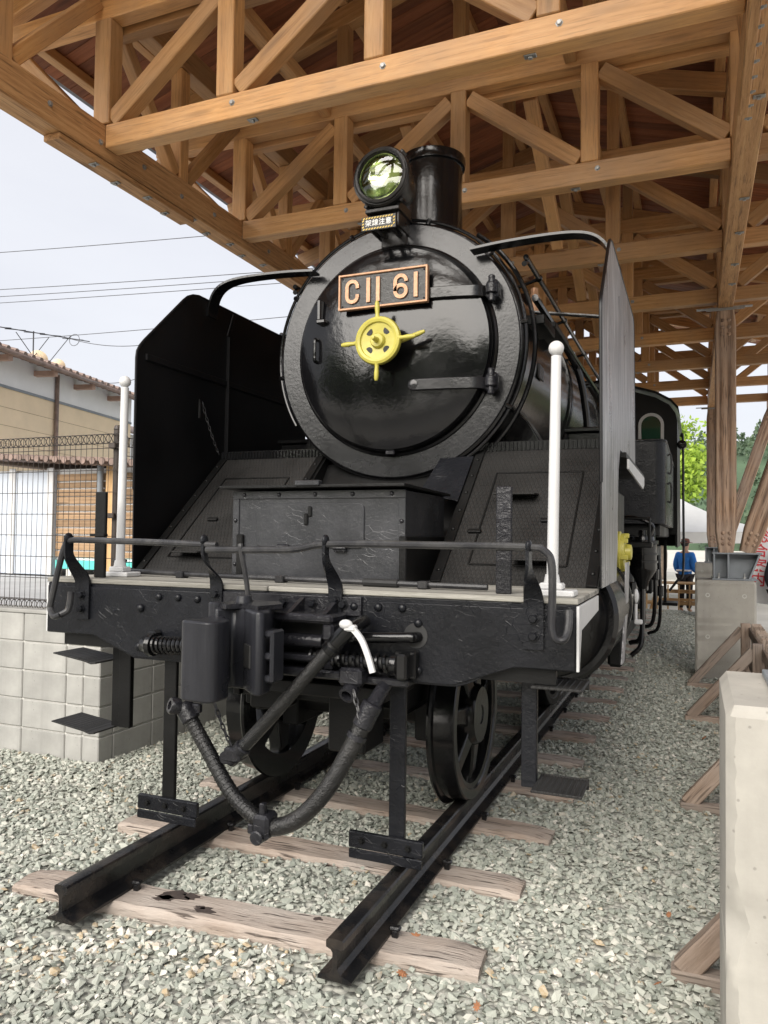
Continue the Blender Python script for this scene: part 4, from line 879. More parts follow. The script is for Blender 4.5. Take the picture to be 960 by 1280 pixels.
part('uncoupling_lever', 'handrail', mb().tube(smooth_path([(-.075, -.15, 1.31), (-.07, -.15, 1.28), (-.055, -.13, 1.16), (-.045, -.12, 1.075), (-.02, -.10, 1.03)], 5), .011, 8).box((-.04, -.11, 1.005), (.0, -.045, 1.06), .008))
part('lever_eye', 'lumpy', mb().lathe((-.005, -.03, 1.03), (0, -1, 0), [(0, .03), (.02, .032), (.03, .02), (.03, 0)], 14))
# brake pipe lying along the deck
bp_ = part('deck_pipe', 'handrail', mb().tube(smooth_path([(-1.13, .36, 1.15), (-1.05, .33, 1.15), (-.5, .27, 1.147), (.2, .22, 1.146), (.9, .17, 1.146)], 6), .0125, 8))
part('pipe_sleeve', 'rubber', mb().cyl((.33, .212, 1.146), (.50, .20, 1.146), .019, n=10, c=.003), bp_)
for x, y in ((-.7, .292), (-.1, .241), (.62, .19)): part('pipe_clip', 'handrail', mb().box((x-.022, y-.03, 1.128), (x+.022, y+.03, 1.162), .005), bp_)
part('deck_valve', 'handrail', mb().box((-1.19, .33, 1.13), (-1.07, .40, 1.165), .01).cyl((-1.15, .365, 1.165), (-1.15, .365, 1.20), .014, n=8).box((-1.20, .35, 1.195), (-1.12, .38, 1.21), .005), bp_)
# ---- coupler
cp = empty('coupler', (0, -.3, .87), loco)
hd = [(-.06, 0), (-.06, -.14), (-.10, -.22), (-.115, -.30), (-.06, -.335), (-.02, -.27), (.03, -.275), (.130, -.368), (.155, -.376), (.170, -.36), (.160, -.29), (.125, -.22), (.09, -.14), (.06, -.12), (.06, 0)]
part('coupler_head', 'knuckle', mb().prism(hd, lambda a, b, t: (a, b, t), .74, 1.058), cp, bevel=.010)
kn = arc(-.075, -.47, .035, 90, 180, 5)+arc(-.075, -.49, .035, 180, 270, 5)+arc(.012, -.495, .04, 270, 360, 5)+[(.050, -.44), (.035, -.40), (-.01, -.375), (-.03, -.33), (-.10, -.33)]
part('knuckle', 'knuckle', mb().prism([(a, b+.02) for a, b in kn], lambda a, b, t: (a, b, t), .728, 1.026), cp, bevel=.008)
part('knuckle_slot', 'rubber', mb().box((-.04, -.006, -.045), (.04, .006, .045), .003, Matrix.Translation((.082, -.324, .88)) @ Matrix.Rotation(R(-41.4), 4, 'Z')), cp)
part('knuckle_pin', 'knuckle', mb().cyl((-.085, -.30, .70), (-.085, -.30, 1.08), .030, n=16, c=.006).cyl((-.02, -.2, 1.055), (-.02, -.2, 1.10), .04, .03, n=12), cp)
part('lock_lifter', 'lumpy', mb().prism([(-.11, -.30), (-.02, -.33), (.02, -.27), (.15, -.33), (.19, -.2), (.1, -.1), (-.08, -.1)], lambda a, b, t: (a*.85, b, t), 1.056, 1.075), cp)
lp = mb()
for z in (.80, .885, .97): lp.box((.145, -.34, z-.014), (.195, -.26, z+.014), .008)
lp.box((.183, -.34, .785), (.202, -.25, .985), .008); part('guard_loop', 'knuckle', lp, cp)
# draft gear pocket casting
pk = empty('draft_pocket', (.1, -.05, .9), loco)
part('pocket_casting', 'lumpy', mb().box((.02, -.16, 1.0), (.36, -.012, 1.035), .01).box((.31, -.15, .93), (.36, -.012, 1.0), .01).box((-.12, -.12, .775), (.40, -.012, .81), .008).box((.30, -.11, .81), (.34, -.012, .93), .006), pk)
for rx in (.14, .30): part('pocket_rib', 'lumpy', mb().prism([(-.012, 1.036), (-.012, 1.09), (-.13, 1.036)], lambda a, b, t: (t, a, b), rx, rx+.02), pk)
part('pocket_recess', 'rubber', mb().box((.03, -.03, .815), (.295, -.013, .995), .004), pk)
part('draft_key', 'lumpy', mb().box((.04, -.12, .84), (.28, -.03, .865), .006).cyl((.05, -.09, .92), (.29, -.09, .92), .028, n=12), pk)
for x in (.06, .2, .34):
    for z in (1.066,): inst('bolt', bt, pk, facing((x, -.0145, z), (0, -1, 0)))
# centring springs
for a, b in ((py(193, 806, -.075), py(252, 808, -.075)), (py(388, 822, -.075), py(488, 830, -.075))):
    sp = part('centring_spring', 'gloss', mb().tube(helix(a, b, .033, 11), .0085, 6)); part('spring_rod', 'rubber', mb().cyl(a, b, .024, n=12), sp)
e = py(490, 831, -.075); part('spring_cap', 'gloss', mb().cyl(e-Vector((.005, 0, 0)), e+Vector((.03, 0, 0)), .042, n=16, c=.006).box((e.x+.03, e.y-.045, e.z-.05), (e.x+.075, e.y+.065, e.z+.05), .008).box((e.x+.0, e.y+.02, e.z-.055), (e.x+.09, -.0095, e.z+.055), .006))
e = py(191, 806, -.075); part('spring_cap', 'gloss', mb().lathe(e, (-1, 0, 0), [(-.01, .05), (.012, .052), (.03, .04), (.05, .036), (.05, 0)], 18).box((e.x-.05, e.y+.01, e.z-.05), (e.x-.0, -.0095, e.z+.06), .01))
# air pipe crossing the beam
a, b = py(440, 797, -.05), py(505, 797, -.05)
part('air_pipe', 'gloss', mb().tube(smooth_path([a, b, b+Vector((.03, .01, 0)), b+Vector((.045, .045, 0)), b+Vector((.045, .09, 0))], 6), .022, 12).cyl(a-Vector((.03, 0, 0)), a+Vector((.02, 0, 0)), .028, n=12, c=.004))
part('pipe_hole', 'rubber', mb().lathe(b+Vector((.035, .04, .005)), (0, -1, 0), [(0, .05), (.0025, .05), (.0025, 0)], 20))
# ---- brake hoses
hy2 = -.22
H0, H1, H2, H3 = py(432, 790, -.19), py(300, 938, hy2), py(231, 885, hy2), py(462, 888, -.16)
rh = part('air_hose', 'hose', mb().tube(smooth_path([H0, H0.lerp(H1, .35), H0.lerp(H1, .7)+Vector((0, 0, -.004)), H1], 6), .028, 14))
part('hose_coupling', 'gloss', mb().cyl(H0.lerp(H1, -.05), H0.lerp(H1, .10), .033, n=14, c=.004).cyl(H0.lerp(H1, .12), H0.lerp(H1, .16), .034, n=14, c=.003).cyl(H0+Vector((0, 0, .0)), H0+Vector((.02, .14, .03)), .026, n=12), rh)
part('hose_coupling', 'lumpy', mb().cyl(H1+Vector((.02, 0, .02)), H1+Vector((-.05, 0, -.05)), .036, .03, n=14, c=.006).cyl(H1+Vector((-.055, -.03, -.03)), H1+Vector((-.055, .05, -.03)), .026, n=12, c=.004).box((H1.x-.06, H1.y-.035, H1.z-.045), (H1.x+.015, H1.y+.035, H1.z+.015), .01), rh)
ch = mb(); chain(ch, H1+Vector((-.04, 0, .01)), py(268, 878, -.19), .01); part('hose_chain', 'handrail', ch, rh)
lev = [py(430, 779, -.215), py(441, 786, -.215), py(452, 800, -.215), py(460, 820, -.215), py(466, 841, -.215)]
part('cock_handle', 'plastic_white', mb().tube(smooth_path(lev, 6), 1, 4, flat=(.011, .006), up=(.6, 0, .8)).sphere(lev[0]+Vector((.008, 0, -.004)), .024, 12, (1.2, .7, .8)).box((lev[0].x-.0, lev[0].y-.01, lev[0].z-.03), (lev[0].x+.05, lev[0].y+.02, lev[0].z-.005), .006), rh)
loop = smooth_path([H2, py(258, 935, hy2), py(290, 992, hy2-.02), py(325, 1026, hy2-.03), py(342, 1034, hy2-.03), py(372, 1024, hy2-.02), py(406, 990, hy2), py(436, 940, -.19), H3], 10)
n1 = int(len(loop)*.44)
lh = part('brake_hose', 'hose', mb().tube(loop[:n1], .030, 14)); lh2 = part('brake_hose', 'hose', mb().tube(loop[n1-1:], .034, 14))
wrapm = mb()
for i in range(4, n1-4, 1): wrapm.tube([loop[i]+(loop[i+1]-loop[i]).normalized().cross(Vector((0, 1, 0))).normalized()*.031*math.cos(a*.6283)+Vector((0, 1, 0))*.031*math.sin(a*.6283)+(loop[i+1]-loop[i])*.25*math.sin(a*.6283) for a in range(10)], .0015, 4, closed=True)
part('hose_wrapping', 'hose', wrapm, lh)
k = loop[n1-2]
part('hose_coupling', 'lumpy', mb().sphere(k, .042, 12, (1.2, 1, .9)).box((k.x-.03, k.y-.05, k.z-.045), (k.x+.04, k.y+.04, k.z+.05), .012).cyl(k+Vector((.0, -.07, -.03)), k+Vector((0, .05, -.03)), .028, n=12, c=.005).box((k.x-.012, k.y-.03, k.z+.04), (k.x+.012, k.y+.0, k.z+.09), .005).box((k.x-.07, k.y-.02, k.z-.04), (k.x-.04, k.y+.03, k.z+.0), .006), lh)
d0 = (loop[0]-loop[2]).normalized()
part('hose_end', 'lumpy', mb().cyl(loop[0]-d0*.06, loop[0]+d0*.02, .040, n=14, c=.005).lathe(loop[0]+d0*.01+Vector((-.01, -.02, .0)), Vector((-.5, -.75, .25)), [(0, .034), (.03, .036), (.04, .03), (.04, .018), (.02, .016), (.02, 0)], 16).box((loop[0].x-.0, loop[0].y-.0, loop[0].z-.02), (loop[0].x+.07, loop[0].y+.03, loop[0].z+.02), .006), lh)
d1 = (loop[-1]-loop[-3]).normalized(); top = loop[-1]+d1*.05
part('hose_end', 'lumpy', mb().cyl(loop[-1]-d1*.07, loop[-1]+d1*.03, .041, n=14, c=.005).cyl(loop[-1]-d1*.12, loop[-1]-d1*.10, .040, n=12).cyl(loop[-1]+d1*.0, Vector((top.x, -.03, .77)), .030, n=12).box((top.x-.09, -.07, .76), (top.x+.10, .02, .79), .006), lh2)
q = py(440, 850, -.11); part('angle_cock', 'lumpy', mb().box((q.x-.05, q.y-.03, q.z-.02), (q.x+.05, q.y+.08, q.z+.05), .012).lathe(q+Vector((0, 0, -.035)), (-.1, -.9, -.45), [(-.05, .03), (.03, .033), (.045, .034), (.045, .022), (.01, .02), (.01, 0)], 16).cyl((q.x, -.04, q.z), (q.x, .03, q.z+.02), .03, n=12)); 
ch = mb(); chain(ch, q+Vector((.03, -.05, -.03)), loop[-4]+Vector((0, -.03, .02)), .0); part('cap_chain', 'handrail', ch)
# ---- rail guards
for s, xs in ((-1, -.55), (1, .572)):
    gd = part('rail_guard', 'matte' if s < 0 else 'satin', mb().box((xs-.034, .02, .10), (xs+.034, .042, .80), .003).box((xs-.034, .042, .10), (xs-.024, .085, .80), .002))
    x0, x1 = (-.70, -.372) if s < 0 else (.373, .692)
    part('guard_plate', 'satin', mb().box((x0, -.006, .083), (x1, .018, .148), .004).box((x0+.005, -.014, .045), (x1, -.002, .0825), .003), gd)
    for i in range(3): inst('bolt', bts, gd, facing((x0+.06+.10*i, -.006, .118), (0, -1, 0)))
# ---- front steps
st = part('front_step', 'satin', mb().box((1.052, .12, .38), (1.112, .15, .858), .003).box((1.052, .15, .38), (1.062, .2, .858), .002))
for z in (.79, .405): part('step_tread', 'checker', mb().box((1.113, .0, z-.004), (1.30, .20, z+.006), .002).box((1.113, .2, z-.03), (1.30, .208, z+.012), .002), st)
st = part('front_step', 'matte', mb().box((-.935, .12, .40), (-.865, .15, .858), .003).box((-.985, .13, .40), (-.936, .14, .858), .002))
for z in (.745, .41): part('step_tread', 'checker', mb().prism([(-.99, z-.028), (-1.02, z-.032), (-1.06, z-.022), (-1.26, z+.004), (-1.26, z+.010), (-1.06, z-.014), (-1.02, z-.024), (-.99, z-.02)], lambda a, b, t: (a, t, b), .02, .22), st, bevel=.001)
# ---- leading wheels
def spoked_wheel(name, x, y, s, r, nsp, hub, parent, mat='gloss'):
    """s: outward side; tread between x inner and outer"""
    d = (s, 0, 0); o = (x, y, r); e = empty(name, (x, y, r), parent)
    m = mb().lathe(o, d, [(0, r-.07), (0, r+.022), (.012, r+.028), (.024, r+.020), (.03, r+.003), (.125, r-.004), (.13, r-.010), (.13, r-.055), (.122, r-.062), (.118, r-.085), (.03, r-.10), (0, r-.10), (0, r-.07)], 72, cap=False); m.build('tyre', mat, e)
    m = mb().lathe(o, d, [(0, hub*.9), (.0, hub*.75), (0, hub), (.10, hub), (.135, hub*.92), (.15, hub*.85), (.15, hub*.3), (.145, hub*.28), (.145, 0)], 40); m.build('hub', mat, e)
    for i in range(nsp):
        a = 2*math.pi*(i+.35)/nsp; c, sn = math.cos(a), math.sin(a); V = []
        for (rr, w, t) in ((hub*.8, hub*.42, .105), ((hub+r)/2, hub*.30, .085), (r-.075, hub*.46, .075)):
            for (q, xx) in ((-w, .02+.0), (w, .02), (w*.8, .02+t), (-w*.8, .02+t)): V.append((x+s*xx, y+c*rr-sn*q, r+sn*rr+c*q))
        F = [(k*4+j, k*4+(j+1) % 4, k*4+4+(j+1) % 4, k*4+4+j) for k in range(2) for j in range(4)]+[(0, 1, 2, 3), (8, 9, 10, 11)]
        mb().add(V, F).build('spoke', mat, e, bevel=.012, angle=50)
    return e
for s in (-1, 1): spoked_wheel('leading_wheel', s*.503, 1.02, s, .43, 7, .165, loco)
part('leading_axle', 'matte', mb().cyl((-.5, 1.02, .43), (.5, 1.02, .43), .075, n=20))
part('truck_frame', 'matte', mb().box((-.42, .45, .50), (-.36, 2.2, .70), .008).box((.36, .45, .50), (.42, 2.2, .70), .008).box((-.42, .42, .55), (.42, .50, .68), .008).box((-.44, .86, .30), (-.34, 1.18, .60), .01).box((.34, .86, .30), (.44, 1.18, .60), .01).box((-.2, .35, .62), (.45, .42, .76), .01).box((-.34, 1.4, .45), (.34, 1.55, .68), .01))
part('frame_stay', 'matte', mb().box((-.5, .06, .66), (.5, .42, .72), .006).box((.18, .18, .40), (.36, .40, .66), .01).box((-.30, .30, .52), (-.12, .45, .70), .01))
# ---- cylinders
for s in (-1, 1):
    c = part('cylinder', 'gloss', mb().lathe((s*1.0, .92, .965), (0, 1, 0), [(0, .30), (0, .325), (.02, .345), (.05, .345), (.051, .335), (.85, .335), (.851, .345), (.9, .345), (.9, .2)], 48))
    part('cylinder_cover', 'gloss', mb().lathe((s*1.0, .92, .965), (0, -1, 0), [(0, .30), (.03, .29), (.05, .25), (.06, .12), (.075, .11), (.075, 0)], 40), c)
    part('cylinder_casing', 'scuff_sheen' if s > 0 else 'matte', mb().prism([(1.31, 1.20), (1.36, 1.70), (1.50, 1.835), (1.62, 1.835), (1.60, 1.30), (1.45, .95), (1.32, .95)], lambda a, b, t: (s*(1.27+t), a, b), 0, .008), c)
    part('valve_chest', 'matte', mb().box((min(s*.56, s*1.25), 1.62, 1.25), (max(s*.56, s*1.25), 2.4, 1.68), .05))
    part('casing_bracket', 'scuff_sheen', mb().prism([(1.50, 1.22), (1.72, 1.22), (1.66, 1.02), (1.40, .70), (1.26, .70), (1.50, 1.02)], lambda a, b, t: (s*(1.325+t), a, b), 0, .008), c)
    part('slide_bar', 'gloss', mb().box((s*1.0-.04, 1.85, .93), (s*1.0+.04, 3.0, 1.02), .008))
    part('main_frame', 'matte', mb().box((s*.44-.018, .4, .55), (s*.44+.018, 11.5, 1.35), .004))
    for k, y in enumerate((3.45, 5.1, 6.75)):
        spoked_wheel('driving_wheel', s*.503, y, s, .76, 13, .16, loco, 'matte')
        part('crank_pin', 'gloss', mb().cyl((s*.64, y+.2, .62), (s*.86, y+.2, .62), .06, n=16))
    part('coupling_rod', 'gloss', mb().box((min(s*.72, s*.77), 3.55, .56), (max(s*.72, s*.77), 7.05, .68), .012))
    part('connecting_rod', 'gloss', mb().bar((s*.83, 2.7, .95), (s*.83, 5.3, .63), .06, .12))
    part('driving_axle', 'matte', mb().cyl((-.01 if s < 0 else .01, 5.1, .76), (s*.5, 5.1, .76), .09, n=16))
# yellow wheel-like cap beside the casing
yy_ = 1.86; a, b = py(766, 690, yy_), py(790, 690, yy_)
yc = part('lubricator_wheel', 'yellow', mb().lathe((a.x, yy_, a.z), (1, 0, 0), [(0, .05), (0, .128), (.022, .134), (.026, .124), (.045, .124), (.05, .112), (.07, .110), (.074, .05), (.105, .045), (.11, .03), (.11, 0)], 32))
for i in range(6):
    t = 2*math.pi*i/6+.3; part('wheel_lug', 'yellow', mb().box((a.x+.02, yy_+.10*math.cos(t)-.014, a.z+.10*math.sin(t)-.014), (a.x+.092, yy_+.10*math.cos(t)+.014, a.z+.10*math.sin(t)+.014), .004), yc)
part('wheel_axle', 'gloss', mb().cyl((1.2, yy_, a.z), (a.x+.01, yy_, a.z), .035, n=12), yc)
# ---- air pump, valves and pipes beneath the tank
q = py(803, 705, 3.3)
ap_ = part('air_pump', 'gloss', mb().lathe((q.x, 3.3, q.z-.19), (0, 0, 1), [(0, .025), (.02, .04), (.06, .05), (.14, .10), (.16, .105), (.34, .105), (.345, .118), (.37, .118), (.375, .09), (.40, .085), (.41, .03), (.45, .03)], 24, (0, 1, 0)))
for dz in (.2, .26): part('pump_band', 'gloss', mb().lathe((q.x, 3.3, q.z-.19+dz), (0, 0, 1), [(0, .107), (0, .114), (.018, .114), (.018, .107)], 24, (0, 1, 0)), ap_)
part('pump_pipe', 'gloss', mb().tube(smooth_path([(q.x, 3.3, q.z-.17), (q.x, 3.3, q.z-.45), (q.x-.01, 3.28, q.z-.62), (q.x-.08, 3.25, q.z-.7)], 5), .018, 8), ap_)
part('pump_pipe', 'gloss', mb().tube(smooth_path([(q.x+.05, 3.3, q.z+.2), (q.x+.07, 3.3, q.z+.3), (q.x-.1, 3.3, q.z+.36), (q.x-.25, 3.3, q.z+.3)], 5), .014, 8), ap_)
for i, (dx, dy, z0, z1, r) in enumerate(((-.14, 2.6, .55, 1.3, .02), (.02, 4.2, .5, 1.4, .022), (.1, 4.6, .6, 1.45, .018), (-.05, 3.7, .7, 1.2, .03), (.13, 5.0, .5, 1.2, .016))):
    part('drain_pipe', 'gloss', mb().tube(smooth_path([(1.22+dx, dy, z1), (1.24+dx, dy, (z0+z1)/2), (1.22+dx, dy+.05, z0), (1.12+dx, dy+.1, z0-.08)], 5), r, 8).cyl((1.24+dx, dy, (z0+z1)/2-.05), (1.24+dx, dy, (z0+z1)/2+.05), r*1.9, n=10, c=.005))
part('rod_link', 'matte', mb().box((1.12, 2.5, .55), (1.18, 4.8, .66), .01).box((1.14, 2.4, .5), (1.24, 2.62, 1.0), .02).box((1.05, 4.0, .75), (1.27, 4.4, 1.05), .03).bar((1.25, 3.0, .78), (1.25, 5.6, 1.2), .03, .05))
part('pipe_bracket', 'matte', mb().tube([(1.17, 2.9, 1.33), (1.17, 2.9, 1.5), (1.38, 2.9, 1.5), (1.38, 2.9, 1.33)], .012, 6).box((1.15, 2.8, 1.29), (1.40, 3.0, 1.33), .006))
wq = py(795, 745, 2.3); part('white_cock', 'white', mb().sphere((wq.x, 2.3, wq.z), .03, 10, (.6, 1, 1.6)).cyl((wq.x, 2.3, wq.z-.05), (wq.x, 2.3, wq.z-.16), .009, n=8).box((wq.x-.01, 2.28, wq.z-.18), (wq.x+.04, 2.32, wq.z-.15), .006).cyl((wq.x-.12, 2.3, wq.z), (wq.x, 2.3, wq.z), .012, n=8))
# ---- side tanks, cab and bunker
for s in (-1, 1):
    ol = [(.78, 5.0), (1.30, 5.0)]+[(1.30+.115*math.sin(R(a)), 5.115-.115*math.cos(R(a))) for a in range(10, 91, 10)]+[(1.415, 8.0), (.78, 8.0)]
    tk = part('water_tank', 'satin', mb().prism(ol, lambda a, b, t: (s*a, b, t), 1.50, 2.32), bevel=.006)
    part('tank_rim', 'satin', mb().tube([(s*a, b, 2.325) for a, b in ol[:-1]], .012, 6), tk)
    part('tank_bracket', 'matte', mb().box((min(s*.9, s*1.36), 5.1, 1.38), (max(s*.9, s*1.36), 7.9, 1.50), .01), tk)
    for z in (1.75, 2.05): part('tank_handle', 'handrail', mb().tube(smooth_path([(s*1.415, 5.6, z), (s*1.45, 5.6, z), (s*1.45, 5.6, z+.18), (s*1.415, 5.6, z+.18)], 4), .010, 6), tk)
cab = empty('cab', (0, 9, 1.4), loco)
def cabfront(y0, y1):
    out = [(-1.46, 1.42), (1.46, 1.42), (1.46, 2.95), (1.44, 3.05), (1.36, 3.17), (1.18, 3.28), (.8, 3.41), (.3, 3.48), (-.3, 3.48), (-.8, 3.41), (-1.18, 3.28), (-1.36, 3.17), (-1.44, 3.05), (-1.46, 2.95)]
    return mb().prism(out, lambda a, b, t: (a, t, b), y0, y1)
part('cab_front', 'matte', cabfront(8.0, 8.03), cab)
part('cab_side', 'matte', mb().box((1.435, 8.031, 1.25), (1.462, 10.2, 2.95)).box((-1.462, 8.031, 1.25), (-1.435, 10.2, 2.95)).box((-1.43, 10.2, 1.25), (1.43, 12.2, 2.6), .01), cab)
part('cab_roof', 'matte', mb().prism([(-1.50, 2.97), (-1.47, 3.08), (-1.38, 3.19), (-1.19, 3.305), (-.8, 3.435), (-.3, 3.505), (.3, 3.505), (.8, 3.435), (1.19, 3.305), (1.38, 3.19), (1.47, 3.08), (1.50, 2.97), (1.50, 2.99), (1.48, 3.11), (1.39, 3.22), (1.2, 3.335), (.8, 3.465), (.3, 3.535), (-.3, 3.535), (-.8, 3.465), (-1.2, 3.335), (-1.39, 3.22), (-1.48, 3.11), (-1.5, 2.99)], lambda a, b, t: (a, t, b), 7.85, 10.9), cab)
for s in (-1, 1):
    c = s*1.13; wv = arc(c, 2.90, .165, 0, 180, 14)+[(c-.165, 2.36), (c+.165, 2.36)]; wi = arc(c, 2.90, .125, 0, 180, 14)+[(c-.125, 2.40), (c+.125, 2.40)]
    m = mb(); n = len(wv); V = [(a, 7.985, b) for a, b in wv]+[(a, 7.985, b) for a, b in wi]+[(a, 7.9995, b) for a, b in wv]+[(a, 7.9995, b) for a, b in wi]
    F = []
    for i in range(n): j = (i+1) % n; F += [(i, j, n+j, n+i), (2*n+i, 2*n+j, j, i), (n+i, n+j, 3*n+j, 3*n+i)]
    wf = part('window_frame', 'trim', m.add(V, F), cab)
    part('window_pane', 'cabglass', mb().prism(wi, lambda a, b, t: (a, t, b), 7.992, 7.9985), cab)
    part('cab_handrail', 'handrail', mb().tube(smooth_path([(s*1.50, 8.15, 2.75), (s*1.53, 8.13, 2.72), (s*1.535, 8.12, 1.9), (s*1.535, 8.12, .95), (s*1.46, 8.12, .80), (s*1.36, 8.12, .66)], 5), .016, 8), cab)
    part('cab_step', 'matte', mb().box((min(s*1.2, s*1.46), 8.2, .45), (max(s*1.2, s*1.46), 8.6, .49), .004).box((s*1.3-.02, 8.25, .49), (s*1.3+.02, 8.29, 1.42), .004), cab)
    part('cab_lamp', 'gloss', mb().lathe((s*1.52, 7.95, 2.62), (0, 1, 0), [(0, .04), (.01, .06), (.12, .06), (.13, .03)], 16), cab)
part('trailing_frame', 'matte', mb().box((-1.1, 9.0, .55), (1.1, 12.0, 1.25), .02))
for s in (-1, 1):
    for y in (9.3, 10.9): spoked_wheel('trailing_wheel', s*.503, y, s, .43, 9, .12, loco, 'matte')

# ================================================================ TIMBER BARRIER beside the track
bar_root = empty('timber_barrier', (2.0, 3, -.22), label='weathered timber barrier with A-shaped braces between the footing blocks', cat='barrier')
fy = [.09, 1.88, 4.11, 5.78]
for i, y in enumerate(fy):
    zt = .50; g0 = gz(1.7, y)
    timber('barrier_post', (2.16, y, g0-.1), (2.16, y, zt), .09, .09, 'barrier', bar_root, (0, 1, 0))
    timber('barrier_brace', (1.64, y, g0+.03), (2.13, y, zt-.06), .06, .085, 'barrier', bar_root)
    timber('barrier_foot', (1.60, y-.001, g0+.0), (2.15, y-.001, g0+.0), .075, .085, 'barrier', bar_root)
    timber('barrier_brace', (2.68, y, g0+.03), (2.19, y, zt-.06), .06, .085, 'barrier', bar_root)
for (y0, y1) in ((.14, 1.86), (1.90, 4.09), (4.13, 5.76)):
    timber('barrier_rail', (2.21, y0, .42), (2.21, y1, .42), .05, .09, 'barrier', bar_root); timber('barrier_rail', (2.21, y0, .10), (2.21, y1, .10), .05, .09, 'barrier', bar_root)
    k = y0+.1
    while k < y1-.05: timber('barrier_slat', (2.245, k, -.2), (2.245, k, .52), .02, .09, 'barrier', bar_root, (1, 0, 0)); k += .15

# ================================================================ BACKGROUND, behind the block wall
def shed():
    y = 5.6; x0, x1 = -9.2, -4.6
    r = empty('wooden_shed', (-7, y, .7), label='brown board shed with a white door and teal base behind the fence', cat='shed')
    mb().box((x0, y+.08, .95), (x1, y+2.4, 2.28)).build('shed_core', 'plaster', r)  # white core fills the board gaps, standing in for light through the slats
    z = .98; k = 0
    while z < 2.2:
        for (a, b) in ((-7.04, -6.10), (-5.92, x1)):
            gap = .012 if (k % 3) else .03
            timber('wall_board', (a, y+.06, z+.055), (b, y+.06, z+.055), .025, .11-gap, 'shedwood', r, c=.002)
        z += .112; k += 1
    timber('corner_post', (-6.02, y+.04, .72), (-6.02, y+.04, 2.32), .13, .07, 'picket', r, (0, 1, 0))
    mb().cyl((-6.16, y-.02, .72), (-6.16, y-.02, 2.32), .045, n=12).build('down_pipe', 'grey_steel', r)
    mb().box((-8.6, y+.0, .72), (-7.05, y+.07, 2.25), .01).build('door', 'doorblue', r)
    for x in (-7.10, -7.86): mb().box((x-.06, y-.03, .72), (x+.06, y-.001, 2.3), .008).build('door_frame', 'white', r)
    mb().box((-7.0, y+.01, .82), (x1, y+.078, .945), .004).build('base_board', 'teal', r)
    for x in (-6.75, -5.9, -5.1): mb().box((x-.05, y+.02, .70), (x+.05, y+.2, .82), .004).build('stub_post', 'mortar', r)
    mb().prism([(x0-.3, 2.50), (-5.9, 2.34), (x1+.2, 2.22), (x1+.2, 2.27), (-5.9, 2.39), (x0-.3, 2.56)], lambda a, b, t: (a, t, b), y-.35, y+2.7).build('roof', 'tile', r)
    for i in range(26): mb().lathe((x0-.2+.17*i, y-.36, 2.55-.062*.17*i-.0), (0, 1, 0), [(0, .055), (.0, .05), (.25, .055)], 8).build('ridge_tile', 'tile', r)
shed()
